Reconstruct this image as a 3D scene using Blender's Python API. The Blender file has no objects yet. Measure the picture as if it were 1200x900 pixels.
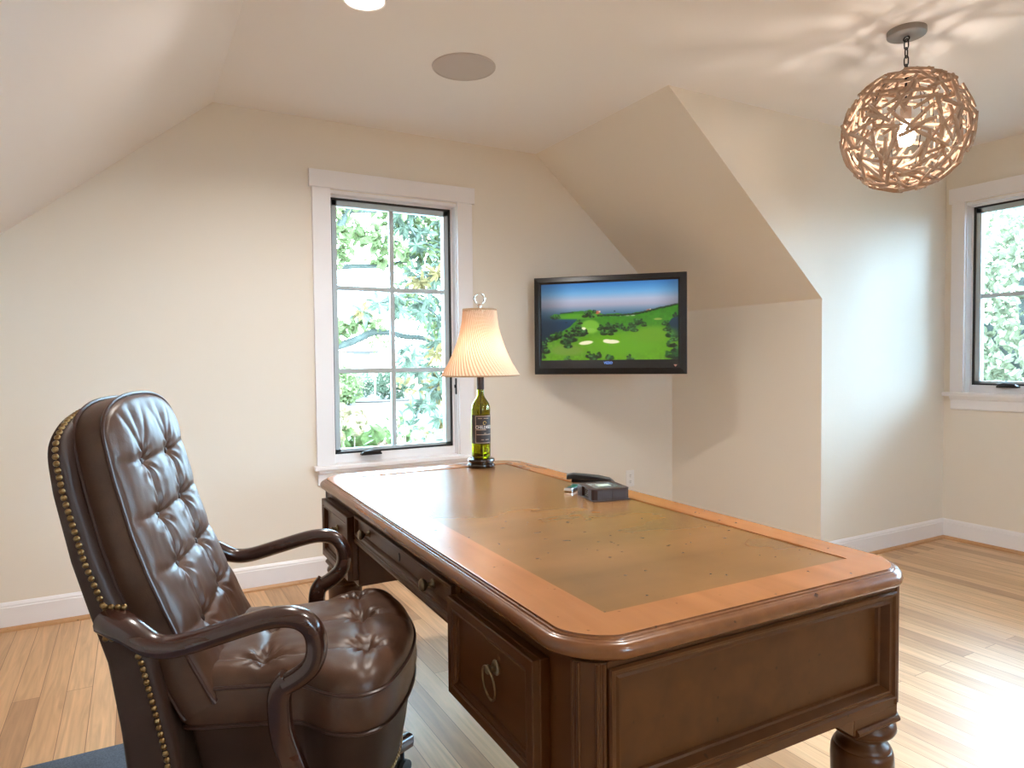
import bpy, bmesh, math, random
import numpy as np
from mathutils import Vector, Matrix, noise
PI = math.pi
SKY = 24.0
EXPO = 1.0
SKYCOL = (.52, .77, 1.04)
SC = bpy.context.scene
COL = SC.collection
# ------------------------------------------------------------------ room numbers (metres)
D, D2, K, K2, L, R, H, HK = 3.837, 2.582, 3.479, 4.726, 0.389, 2.322, 2.554, 1.554
SL = (H - 1.809) / (L + 0.512)
XL = L - (H - HK) / SL
YB, YC = -2.4, -0.15

# ------------------------------------------------------------------ materials
def new_mat(name):
    m = bpy.data.materials.new(name); m.use_nodes = True
    nt = m.node_tree
    return m, nt, nt.nodes['Principled BSDF']

def setp(b, **k):
    names = dict(col='Base Color', rough='Roughness', metal='Metallic', spec='Specular IOR Level', coat='Coat Weight',
                 coatr='Coat Roughness', trans='Transmission Weight', ior='IOR', emit='Emission Color', es='Emission Strength',
                 sheen='Sheen Weight', sss='Subsurface Weight')
    for a, v in k.items():
        if a in ('col', 'emit') and len(v) == 3: v = (*v, 1)
        b.inputs[names[a]].default_value = v

def simple(name, col, rough=.5, bump=0, bscale=200, var=0, vscale=6, **k):
    m, nt, b = new_mat(name)
    setp(b, col=col, rough=rough, **k)
    N, Lk = nt.nodes, nt.links
    tc = N.new('ShaderNodeTexCoord')
    if var:
        n = N.new('ShaderNodeTexNoise'); n.inputs['Scale'].default_value = vscale; n.inputs['Detail'].default_value = 5
        Lk.new(tc.outputs['Object'], n.inputs['Vector'])
        r = N.new('ShaderNodeMapRange'); r.inputs[3].default_value = 1 - var; r.inputs[4].default_value = 1 + var
        r.inputs[1].default_value = .3; r.inputs[2].default_value = .7
        Lk.new(n.outputs['Fac'], r.inputs[0])
        mx = N.new('ShaderNodeVectorMath'); mx.operation = 'SCALE'; mx.inputs[0].default_value = col[:3]
        Lk.new(r.outputs[0], mx.inputs['Scale']); Lk.new(mx.outputs[0], b.inputs['Base Color'])
    if bump:
        n2 = N.new('ShaderNodeTexNoise'); n2.inputs['Scale'].default_value = bscale; n2.inputs['Detail'].default_value = 3
        Lk.new(tc.outputs['Object'], n2.inputs['Vector'])
        bp = N.new('ShaderNodeBump'); bp.inputs['Strength'].default_value = bump; bp.inputs['Distance'].default_value = .002
        Lk.new(n2.outputs['Fac'], bp.inputs['Height']); Lk.new(bp.outputs[0], b.inputs['Normal'])
    return m

def wood(name, c1, c2, rough=.25, axis=1, scale=1.0, coat=.3, dark=None, coatr=.12):
    """grained wood: noise stretched along one axis, plus blotchy wear"""
    m, nt, b = new_mat(name)
    N, Lk = nt.nodes, nt.links
    setp(b, rough=rough, coat=coat, coatr=coatr)
    tc = N.new('ShaderNodeTexCoord'); mp = N.new('ShaderNodeMapping')
    s = [28 * scale] * 3; s[axis] = 2.2 * scale
    mp.inputs['Scale'].default_value = s
    Lk.new(tc.outputs['Object'], mp.inputs['Vector'])
    n = N.new('ShaderNodeTexNoise'); n.inputs['Scale'].default_value = 1; n.inputs['Detail'].default_value = 6; n.inputs['Distortion'].default_value = .35
    Lk.new(mp.outputs[0], n.inputs['Vector'])
    n2 = N.new('ShaderNodeTexNoise'); n2.inputs['Scale'].default_value = 5; n2.inputs['Detail'].default_value = 4
    Lk.new(tc.outputs['Object'], n2.inputs['Vector'])
    ad = N.new('ShaderNodeMath'); ad.operation = 'MULTIPLY_ADD'; ad.inputs[1].default_value = .55; 
    mu = N.new('ShaderNodeMath'); mu.operation = 'MULTIPLY'; mu.inputs[1].default_value = .45
    Lk.new(n2.outputs['Fac'], mu.inputs[0]); Lk.new(n.outputs['Fac'], ad.inputs[0]); Lk.new(mu.outputs[0], ad.inputs[2])
    cr = N.new('ShaderNodeValToRGB')
    cr.color_ramp.elements[0].position = .26; cr.color_ramp.elements[0].color = (*c1, 1)
    cr.color_ramp.elements[1].position = .74; cr.color_ramp.elements[1].color = (*c2, 1)
    Lk.new(ad.outputs[0], cr.inputs[0])
    out = cr.outputs[0]
    # small dark nicks and worm marks
    v = N.new('ShaderNodeTexNoise'); v.inputs['Scale'].default_value = 55; v.inputs['Detail'].default_value = 1
    Lk.new(tc.outputs['Object'], v.inputs['Vector'])
    lt = N.new('ShaderNodeMapRange'); lt.inputs[1].default_value = .745; lt.inputs[2].default_value = .79; lt.inputs[3].default_value = 1; lt.inputs[4].default_value = .45
    Lk.new(v.outputs['Fac'], lt.inputs[0])
    sc = N.new('ShaderNodeVectorMath'); sc.operation = 'SCALE'
    Lk.new(out, sc.inputs[0]); Lk.new(lt.outputs[0], sc.inputs['Scale'])
    Lk.new(sc.outputs[0], b.inputs['Base Color'])
    bp = N.new('ShaderNodeBump'); bp.inputs['Strength'].default_value = .08; bp.inputs['Distance'].default_value = .001
    Lk.new(n.outputs['Fac'], bp.inputs['Height']); Lk.new(bp.outputs[0], b.inputs['Normal'])
    return m

def floor_mat():
    m, nt, b = new_mat('oak_strip_flooring')
    N, Lk = nt.nodes, nt.links
    tc = N.new('ShaderNodeTexCoord'); sp = N.new('ShaderNodeSeparateXYZ'); cb = N.new('ShaderNodeCombineXYZ')
    Lk.new(tc.outputs['Object'], sp.inputs[0])
    Lk.new(sp.outputs['Y'], cb.inputs['X']); Lk.new(sp.outputs['X'], cb.inputs['Y'])
    br = N.new('ShaderNodeTexBrick')
    br.offset = .37; br.offset_frequency = 2
    br.inputs['Scale'].default_value = 1; br.inputs['Brick Width'].default_value = 1.5; br.inputs['Row Height'].default_value = .083
    br.inputs['Mortar Size'].default_value = .0012; br.inputs['Mortar Smooth'].default_value = .3; br.inputs['Bias'].default_value = 0
    br.inputs['Color1'].default_value = (0, 0, 0, 1); br.inputs['Color2'].default_value = (1, 1, 1, 1); br.inputs['Mortar'].default_value = (.5, .5, .5, 1)
    Lk.new(cb.outputs[0], br.inputs['Vector'])
    cr = N.new('ShaderNodeValToRGB')
    e = cr.color_ramp.elements
    e[0].position = 0; e[0].color = (.40, .225, .118, 1)
    e[1].position = 1; e[1].color = (.68, .44, .255, 1)
    k = e.new(.45); k.color = (.58, .345, .182, 1)
    Lk.new(br.outputs['Color'], cr.inputs[0])
    # grain, shifted per plank
    mp = N.new('ShaderNodeMapping'); mp.inputs['Scale'].default_value = (2.2, 34, 1)
    Lk.new(cb.outputs[0], mp.inputs['Vector'])
    off = N.new('ShaderNodeVectorMath'); off.operation = 'MULTIPLY_ADD'; off.inputs[1].default_value = (9, 7, 3)
    Lk.new(br.outputs['Color'], off.inputs[0]); Lk.new(mp.outputs[0], off.inputs[2])
    n = N.new('ShaderNodeTexNoise'); n.inputs['Scale'].default_value = 1.0; n.inputs['Detail'].default_value = 6; n.inputs['Distortion'].default_value = 1.6
    Lk.new(off.outputs[0], n.inputs['Vector'])
    r = N.new('ShaderNodeMapRange'); r.inputs[1].default_value = .3; r.inputs[2].default_value = .72; r.inputs[3].default_value = .78; r.inputs[4].default_value = 1.14
    Lk.new(n.outputs['Fac'], r.inputs[0])
    sc = N.new('ShaderNodeVectorMath'); sc.operation = 'SCALE'
    Lk.new(cr.outputs[0], sc.inputs[0]); Lk.new(r.outputs[0], sc.inputs['Scale'])
    mx = N.new('ShaderNodeMix'); mx.data_type = 'RGBA'
    Lk.new(br.outputs['Fac'], mx.inputs[0]); Lk.new(sc.outputs[0], mx.inputs[6]); mx.inputs[7].default_value = (.2, .10, .05, 1)
    Lk.new(mx.outputs[2], b.inputs['Base Color'])
    setp(b, rough=.40, coat=.12, coatr=.32, spec=.4)
    bp = N.new('ShaderNodeBump'); bp.inputs['Strength'].default_value = .15; bp.inputs['Distance'].default_value = .001
    Lk.new(n.outputs['Fac'], bp.inputs['Height']); Lk.new(bp.outputs[0], b.inputs['Normal'])
    return m

def emis(name, col, s):
    m = bpy.data.materials.new(name); m.use_nodes = True
    nt = m.node_tree; nt.nodes.clear()
    e = nt.nodes.new('ShaderNodeEmission'); e.inputs[0].default_value = (*col, 1); e.inputs[1].default_value = s
    o = nt.nodes.new('ShaderNodeOutputMaterial'); nt.links.new(e.outputs[0], o.inputs[0])
    return m

def glass_pane():
    m = bpy.data.materials.new('window_glass'); m.use_nodes = True
    nt = m.node_tree; nt.nodes.clear(); N = nt.nodes
    t = N.new('ShaderNodeBsdfTransparent'); t.inputs[0].default_value = (.93, .97, .96, 1)
    g = N.new('ShaderNodeBsdfGlossy'); g.inputs['Roughness'].default_value = .02
    f = N.new('ShaderNodeFresnel'); f.inputs[0].default_value = 1.45
    mx = N.new('ShaderNodeMixShader'); o = N.new('ShaderNodeOutputMaterial')
    nt.links.new(f.outputs[0], mx.inputs[0]); nt.links.new(t.outputs[0], mx.inputs[1]); nt.links.new(g.outputs[0], mx.inputs[2])
    nt.links.new(mx.outputs[0], o.inputs[0])
    return m

def shade_mat(name, col):
    m = bpy.data.materials.new(name); m.use_nodes = True
    nt = m.node_tree; nt.nodes.clear(); N = nt.nodes
    d = N.new('ShaderNodeBsdfDiffuse'); d.inputs[0].default_value = (*col, 1)
    t = N.new('ShaderNodeBsdfTranslucent'); t.inputs[0].default_value = (*col, 1)
    mx = N.new('ShaderNodeMixShader'); mx.inputs[0].default_value = .5
    o = N.new('ShaderNodeOutputMaterial')
    nt.links.new(d.outputs[0], mx.inputs[1]); nt.links.new(t.outputs[0], mx.inputs[2]); nt.links.new(mx.outputs[0], o.inputs[0])
    return m

def leaf_mat(name, col, var=.35, tl=.45):
    m = bpy.data.materials.new(name); m.use_nodes = True
    nt = m.node_tree; nt.nodes.clear(); N = nt.nodes
    tc = N.new('ShaderNodeTexCoord'); n = N.new('ShaderNodeTexNoise'); n.inputs['Scale'].default_value = 9
    nt.links.new(tc.outputs['Object'], n.inputs['Vector'])
    cr = N.new('ShaderNodeValToRGB')
    cr.color_ramp.elements[0].position = .35; cr.color_ramp.elements[0].color = (*[c * (1 - var) for c in col], 1)
    cr.color_ramp.elements[1].position = .65; cr.color_ramp.elements[1].color = (*[min(1, c * (1 + var)) for c in col], 1)
    nt.links.new(n.outputs['Fac'], cr.inputs[0])
    d = N.new('ShaderNodeBsdfDiffuse'); t = N.new('ShaderNodeBsdfTranslucent')
    nt.links.new(cr.outputs[0], d.inputs[0]); nt.links.new(cr.outputs[0], t.inputs[0])
    mx = N.new('ShaderNodeMixShader'); mx.inputs[0].default_value = tl
    o = N.new('ShaderNodeOutputMaterial')
    nt.links.new(d.outputs[0], mx.inputs[1]); nt.links.new(t.outputs[0], mx.inputs[2]); nt.links.new(mx.outputs[0], o.inputs[0])
    return m

M = {}
M['wall'] = simple('beige_wall_paint', (.79, .725, .635), .75, bump=.05, bscale=260)
M['ceil'] = simple('white_ceiling_paint', (.85, .83, .825), .8, bump=.04, bscale=260)
M['trim'] = simple('white_trim_paint', (.84, .82, .83), .35)
M['floor'] = floor_mat()
M['shoe'] = wood('oak_shoe_moulding', (.42, .22, .10), (.52, .28, .13), .35, 1, 1, .1)
M['black_gasket'] = simple('black_gasket', (.015, .017, .02), .4)
M['sash'] = simple('grey_blue_sash', (.47, .54, .57), .4)
M['glass'] = glass_pane()
M['dark_metal'] = simple('dark_bronze_hardware', (.02, .02, .024), .3, metal=.5)
M['desk_top'] = wood('desk_top_wood', (.26, .100, .034), (.39, .160, .056), .25, 1, .7, 0)
M['desk_edge'] = wood('desk_edge_wood', (.095, .032, .009), (.21, .075, .021), .26, 1, 1, .1)
M['desk_case'] = wood('desk_case_wood', (.050, .0158, .0036), (.096, .0330, .0080), .34, 2, .8, 0)  # same wood as the top, darkened: the case's shade is in the colour
M['desk_case_y'] = wood('desk_case_wood_cross', (.050, .0158, .0036), (.096, .0330, .0080), .34, 1, .8, 0)  # cross-grain version, with the same shade put into its colour
for k_ in ('desk_case', 'desk_case_y'): M[k_].node_tree.nodes['Principled BSDF'].inputs['Specular IOR Level'].default_value = .28
M['inlay'] = wood('worn_tan_inlay', (.150, .076, .025), (.265, .126, .042), .25, 0, .22, 0)
for l_ in list(M['inlay'].node_tree.links):
    if l_.to_socket.name == 'Normal': M['inlay'].node_tree.links.remove(l_)
for k_ in ('desk_top', 'inlay'): M[k_].node_tree.nodes['Principled BSDF'].inputs['Specular IOR Level'].default_value = .5
M['brass_old'] = simple('aged_dark_brass', (.20, .155, .095), .35, metal=.9, var=.3, vscale=60)
M['leather'] = simple('brown_leather', (.074, .035, .020), .37, spec=.30, bump=.14, bscale=330, var=.25, vscale=14, coat=.04, coatr=.3)
M['leather_dk'] = simple('dark_brown_leather', (.036, .0175, .0115), .5, spec=.25, bump=.14, bscale=330, var=.2, vscale=12)
M['piping'] = simple('leather_piping', (.045, .018, .012), .35)
M['mahogany'] = wood('dark_mahogany', (.020, .007, .0045), (.050, .016, .009), .24, 0, 1, .35, coatr=.12)
M['nail'] = simple('antique_brass_nails', (.26, .17, .075), .3, metal=1.0, var=.4, vscale=90)
M['rubber'] = simple('black_rubber', (.012, .012, .012), .5)
M['tv_black'] = simple('tv_black_plastic', (.010, .010, .011), .22)
M['tv_dark'] = simple('tv_matt_plastic', (.018, .017, .017), .5)
M['white_plastic'] = simple('white_plastic', (.82, .80, .78), .4)
M['grille'] = simple('painted_speaker_grille', (.55, .50, .48), .8, bump=.3, bscale=900)
M['black_plastic'] = simple('black_plastic', (.012, .012, .013), .35)
M['chrome'] = simple('chrome', (.75, .75, .75), .15, metal=1)
M['stick'] = wood('driftwood_sticks', (.30, .20, .14), (.50, .36, .26), .7, 2, 1.2, 0)
M['canopy'] = simple('brushed_grey_metal', (.30, .27, .25), .45, metal=.6)
M['rug'] = simple('blue_grey_rug', (.085, .115, .16), .95, bump=.8, bscale=420, var=.35, vscale=260)
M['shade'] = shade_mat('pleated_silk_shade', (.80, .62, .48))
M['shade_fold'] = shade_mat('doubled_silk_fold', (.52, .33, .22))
M['shade_trim'] = simple('gold_shade_trim', (.30, .19, .10), .6)
M['bottle'] = simple('green_bottle_glass', (.40, .39, .02), .03, trans=1.0, ior=1.5)
M['lampwood'] = simple('dark_lacquered_wood', (.018, .007, .005), .18, coat=.5)
M['label'] = simple('dark_bottle_label', (.035, .026, .026), .5)
M['label_line'] = simple('bronze_label_print', (.42, .30, .22), .4)
M['label_text'] = simple('pale_label_print', (.75, .70, .64), .4)
M['gold'] = simple('gold_print', (.55, .38, .12), .35, metal=.6)
M['acrylic'] = simple('clear_acrylic', (.95, .93, .9), .04, trans=1.0, ior=1.45)
M['foil'] = simple('dark_capsule_foil', (.03, .022, .022), .35)

# ------------------------------------------------------------------ mesh building
class MB:
    def __init__(s): s.v = []; s.f = []
    def add(s, vs, fs):
        o = len(s.v); s.v += [tuple(map(float, p)) for p in vs]; s.f += [tuple(i + o for i in f) for f in fs]; return s
    def box(s, a, b):
        x0, y0, z0 = a; x1, y1, z1 = b
        return s.add([(x0, y0, z0), (x1, y0, z0), (x1, y1, z0), (x0, y1, z0), (x0, y0, z1), (x1, y0, z1), (x1, y1, z1), (x0, y1, z1)],
                     [(0, 3, 2, 1), (4, 5, 6, 7), (0, 1, 5, 4), (1, 2, 6, 5), (2, 3, 7, 6), (3, 0, 4, 7)])
    def prism(s, poly, off):
        """polygon of 3-D points extruded by vector"""
        n = len(poly); o = Vector(off)
        vs = list(poly) + [tuple(Vector(p) + o) for p in poly]
        fs = [tuple(range(n)), tuple(range(2 * n - 1, n - 1, -1))]
        for i in range(n):
            j = (i + 1) % n; fs.append((i, i + n, j + n, j))
        return s.add(vs, fs)
    def lathe(s, prof, c=(0, 0, 0), n=32, axis='z', cap=True):
        vs = []; fs = []
        for r, z in prof:
            for i in range(n):
                a = 2 * PI * i / n
                p = (r * math.cos(a), r * math.sin(a), z)
                if axis == 'x': p = (p[2], p[0], p[1])
                if axis == 'y': p = (p[0], p[2], p[1])
                vs.append((p[0] + c[0], p[1] + c[1], p[2] + c[2]))
        m = len(prof)
        for k in range(m - 1):
            for i in range(n):
                j = (i + 1) % n
                fs.append((k * n + i, k * n + j, (k + 1) * n + j, (k + 1) * n + i))
        if cap:
            fs.append(tuple(range(n - 1, -1, -1))); fs.append(tuple((m - 1) * n + i for i in range(n)))
        return s.add(vs, fs)
    def tube(s, path, rad, n=10, closed=False, up=None, power=2.0, cap=True):
        """sweep a (super)ellipse along path; rad = r or (ra, rb) or list of them; rb lies along `up`"""
        P = [Vector(p) for p in path]; m = len(P)
        vs = []; fs = []
        prev = Vector(up) if up else None
        for k in range(m):
            if closed: t = P[(k + 1) % m] - P[k - 1]
            else: t = P[min(k + 1, m - 1)] - P[max(k - 1, 0)]
            t.normalize()
            if prev is None:
                prev = Vector((0, 0, 1)) if abs(t.z) < .9 else Vector((1, 0, 0))
            b = prev - t * prev.dot(t)
            if b.length < 1e-6: b = t.orthogonal()
            b.normalize()
            if up is None: prev = b
            a = b.cross(t)
            r = rad[k] if isinstance(rad, list) else rad
            ra, rb = r if isinstance(r, tuple) else (r, r)
            for i in range(n):
                an = 2 * PI * i / n
                c, q = math.cos(an), math.sin(an)
                if power != 2.0:
                    c = math.copysign(abs(c) ** (2 / power), c); q = math.copysign(abs(q) ** (2 / power), q)
                vs.append(P[k] + a * ra * c + b * rb * q)
        mm = m if closed else m - 1
        for k in range(mm):
            k2 = (k + 1) % m
            for i in range(n):
                j = (i + 1) % n
                fs.append((k * n + i, k * n + j, k2 * n + j, k2 * n + i))
        if not closed and cap:
            fs.append(tuple(range(n - 1, -1, -1))); fs.append(tuple((m - 1) * n + i for i in range(n)))
        return s.add(vs, fs)
    def grid(s, fn, nu, nv, closed_u=False):
        vs = [fn(i, j) for j in range(nv) for i in range(nu)]
        fs = []
        for j in range(nv - 1):
            for i in range(nu if closed_u else nu - 1):
                i2 = (i + 1) % nu
                fs.append((j * nu + i, j * nu + i2, (j + 1) * nu + i2, (j + 1) * nu + i))
        return s.add(vs, fs)
    def loops(s, loops, cap0=True, cap1=True):
        n = len(loops[0]); vs = [p for lp in loops for p in lp]; fs = []
        for k in range(len(loops) - 1):
            for i in range(n):
                j = (i + 1) % n
                fs.append((k * n + i, k * n + j, (k + 1) * n + j, (k + 1) * n + i))
        if cap0: fs.append(tuple(range(n - 1, -1, -1)))
        if cap1: fs.append(tuple((len(loops) - 1) * n + i for i in range(n)))
        return s.add(vs, fs)
    def map(s, fn):
        s.v = [tuple(fn(*p)) for p in s.v]; return s
    def mesh(s, name, smooth=35, recalc=True):
        me = bpy.data.meshes.new(name); me.from_pydata(s.v, [], s.f)
        if recalc:
            bm = bmesh.new(); bm.from_mesh(me)
            bmesh.ops.recalc_face_normals(bm, faces=bm.faces[:]); bm.to_mesh(me); bm.free()
        if smooth:
            me.polygons.foreach_set('use_smooth', [True] * len(me.polygons))
            if smooth < 180: me.set_sharp_from_angle(angle=math.radians(smooth))
        me.update(); return me

def obj(name, mb, mat, parent=None, smooth=35, bevel=0, recalc=True, segs=2):
    me = mb.mesh(name, smooth, recalc) if isinstance(mb, MB) else mb
    if mat is not None and not me.materials: me.materials.append(M[mat] if isinstance(mat, str) else mat)
    o = bpy.data.objects.new(name, me); COL.objects.link(o)
    if parent: o.parent = parent
    if bevel:
        md = o.modifiers.new('bevel', 'BEVEL'); md.width = bevel; md.segments = segs; md.limit_method = 'ANGLE'; md.angle_limit = math.radians(40)
    return o

def tag(o, label=None, cat=None, group=None, kind=None):
    if label: o['label'] = label
    if cat: o['category'] = cat
    if group: o['group'] = group
    if kind: o['kind'] = kind
    return o

def thing(name, label, cat, loc=(0, 0, 0), rz=0, group=None, kind=None):
    o = bpy.data.objects.new(name, None); COL.objects.link(o); o.empty_display_size = .1
    o.location = loc; o.rotation_euler = (0, 0, rz)
    return tag(o, label, cat, group, kind)

def struct(name, mb, mat, parent=None, label=None, cat=None, **k):
    o = obj(name, mb, mat, parent, **k)
    if not parent: tag(o, label, cat, kind='structure')
    return o

def text_mesh(txt, size, ext=.0004, align='CENTER', bold=0):
    cu = bpy.data.curves.new('lettering', 'FONT'); cu.body = txt; cu.size = size; cu.extrude = ext
    cu.align_x = align; cu.align_y = 'CENTER'; cu.offset = bold; cu.resolution_u = 3
    t = bpy.data.objects.new('lettering', cu); COL.objects.link(t)
    dg = bpy.context.evaluated_depsgraph_get()
    me = bpy.data.meshes.new_from_object(t.evaluated_get(dg)); 
    bpy.data.objects.remove(t); bpy.data.curves.remove(cu)
    me.materials.clear()
    return me

def interp(tab, x):
    if x <= tab[0][0]:
        (a, b), (c, d) = tab[0], tab[1]
        return b + (d - b) * (x - a) / (c - a)
    for (a, b), (c, d) in zip(tab, tab[1:]):
        if x <= c: break
    return b + (d - b) * (x - a) / (c - a)

def catmull(pts, n=8, closed=False):
    P = [Vector(p) for p in pts]; m = len(P); out = []
    rng = range(m) if closed else range(m - 1)
    for i in rng:
        if closed: a, b, c, d = P[i - 1], P[i], P[(i + 1) % m], P[(i + 2) % m]
        else: a, b, c, d = P[max(i - 1, 0)], P[i], P[i + 1], P[min(i + 2, m - 1)]
        for k in range(n):
            t = k / n
            out.append(.5 * ((2 * b) + (c - a) * t + (2 * a - 5 * b + 4 * c - d) * t * t + (3 * b - a - 3 * c + d) * t ** 3))
    if not closed: out.append(P[-1])
    return out

# ================================================================== ROOM SHELL
TH = .16
def pr(mb, poly, off): return mb.prism(poly, off)
# window openings
W1 = dict(x0=.978, x1=1.748, z0=.640, z1=2.163)
W2 = [(1.735, 2.455), (.86, 1.58), (-.015, .705)]            # y ranges of the dormer windows; last two unseen, added for daylight
W2z = (.978, 2.190)
struct('floor', MB().box((XL - .2, YB - .2, -.15), (K2 + .2, D + .2, 0)), 'floor', label='honey oak strip floor running towards the window wall', cat='floor', smooth=0)
def back(x): return H if L <= x <= R else (H - (L - x) * SL if x < L else H - (x - R) * (H - HK) / (K - R))
g = MB(); y = D
def zt(x): return (x, y, back(x) + .06)
pr(g, [(XL - .1, y, -.1), (W1['x0'], y, -.1), (W1['x0'], y, H + .06), (L, y, H + .06), (XL - .1, y, back(XL - .1) + .06)], (0, TH, 0))
pr(g, [(W1['x1'], y, -.1), (K + .1, y, -.1), zt(K + .1), (R, y, H + .06), (W1['x1'], y, H + .06)], (0, TH, 0))
g.box((W1['x0'], y, -.1), (W1['x1'], y + TH, W1['z0'] - .02)); g.box((W1['x0'], y, W1['z1'] + .012), (W1['x1'], y + TH, H + .06))
struct('wall_back', g, 'wall', label='beige gable wall with the tall six-pane window', cat='wall', smooth=0)
WFZ = 1.15
g = MB(); g.box((XL - .1, YB - TH, -.1), (W1['x0'], YB, H + .1)); g.box((W1['x1'], YB - TH, -.1), (K + .1, YB, H + .1))
g.box((W1['x0'], YB - TH, -.1), (W1['x1'], YB, WFZ - .02)); g.box((W1['x0'], YB - TH, W1['z1'] + .012), (W1['x1'], YB, H + .1))
struct('wall_front', g, 'wall', label='beige wall at the near end of the room', cat='wall', smooth=0)
struct('wall_left', MB().box((XL - TH, YB, -.1), (XL, D, HK + .1)), 'wall', label='low knee wall under the left slope', cat='wall', smooth=0)
g = MB(); g.box((K, D2 + .1, -.1), (K + TH, D, HK + .02)); g.box((K, YB, -.1), (K + TH, YC - .1, HK + .02))
struct('wall_right', g, 'wall', label='low beige knee wall beside the dormer corner', cat='wall', smooth=0)
g = MB()
pr(g, [(K, D2, -.1), (K2 + .1, D2, -.1), (K2 + .1, D2, H + .06), (R - .06, D2, H + .06), (R, D2, H), (K, D2, HK)], (0, .1, 0))
struct('wall_dormer_cheek', g, 'wall', label='pale dormer cheek wall behind the stick globe pendant', cat='wall', smooth=0)
g = MB(); pr(g, [(K, YC, -.1), (K2 + .1, YC, -.1), (K2 + .1, YC, H + .06), (R - .06, YC, H + .06), (R, YC, H), (K, YC, HK)], (0, -.1, 0))
struct('wall_dormer_cheek.001', g, 'wall', label='dormer cheek wall on the near side of the windows', cat='wall', smooth=0)
g = MB(); ys = [YC] + sorted(v for w in W2 for v in w) + [D2]
for a, b in ((ys[0], ys[1]), (ys[2], ys[3]), (ys[4], ys[5]), (ys[6], ys[7])): g.box((K2, a, -.1), (K2 + TH, b, H + .06))
for a, b in W2:
    g.box((K2, a, -.1), (K2 + TH, b, W2z[0] - .02)); g.box((K2, a, W2z[1] + .012), (K2 + TH, b, H + .06))
struct('wall_dormer', g, 'wall', label='dormer end wall holding the right window', cat='wall', smooth=0)
g = MB().box((L - .02, YB - .1, H), (K2 + .1, D + .1, H + .1))
struct('ceiling', g, 'ceil', label='flat white ceiling with pendant light and shadows', cat='ceiling', smooth=0)
g = MB(); pr(g, [(L, YB - .1, H), (XL - .1, YB - .1, back(XL - .1)), (XL - .1, D + .1, back(XL - .1)), (L, D + .1, H)], (-.08, 0, .1))
struct('ceiling_left_slope', g, 'ceil', label='white sloped ceiling on the left', cat='ceiling', smooth=0)
g = MB()
for a, b in ((D2 + .1, D + .1), (YB - .1, YC - .1)):
    pr(g, [(R, a, H), (K + .1, a, back(K + .1)), (K + .1, b, back(K + .1)), (R, b, H)], (.08, 0, .1))
struct('ceiling_right_slope', g, 'wall', label='beige sloped ceiling above the television', cat='ceiling', smooth=0)

# baseboards with a cap bead, and oak shoe mouldings
def board(name, p, q, nrm, label, ext=(0, 0)):
    """p->q along the wall foot, nrm points into the room"""
    p, q, n = Vector((*p, 0)), Vector((*q, 0)), Vector((*nrm, 0))
    d = (q - p).normalized(); p = p - d * ext[0]; q = q + d * ext[1]
    prof = [(0, 0), (.015, 0), (.015, .108), (.012, .111), (.012, .118), (.007, .128), (.004, .131), (0, .131)]
    mb = MB().prism([tuple(p + n * a + Vector((0, 0, z))) for a, z in prof], q - p)
    o = struct('baseboard_' + name, mb, 'trim', label='white baseboard ' + label, cat='baseboard', smooth=20)
    sh = [(0, 0), (.030, 0), (.030, .006), (.027, .013), (.021, .018), (.015, .020), (0, .020)]
    mb = MB().prism([tuple(p + n * a + Vector((0, 0, z))) for a, z in sh], q - p)
    global NT
    NT += 1
    struct('trim_%d' % NT, mb, 'shoe', label='oak shoe moulding ' + label, cat='trim', smooth=30)
NT = 0
board('back', (XL, D), (K, D), (0, -1), 'along the gable wall')
board('right', (K, D), (K, D2), (-1, 0), 'along the low knee wall', (0, .0152))
board('dormer_cheek', (K, D2), (K2, D2), (0, -1), 'along the pale dormer cheek', (.0148, 0))
board('dormer', (K2, D2), (K2, YC), (-1, 0), 'under the right window')
board('left', (XL, YB), (XL, D), (1, 0), 'along the left knee wall')

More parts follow.
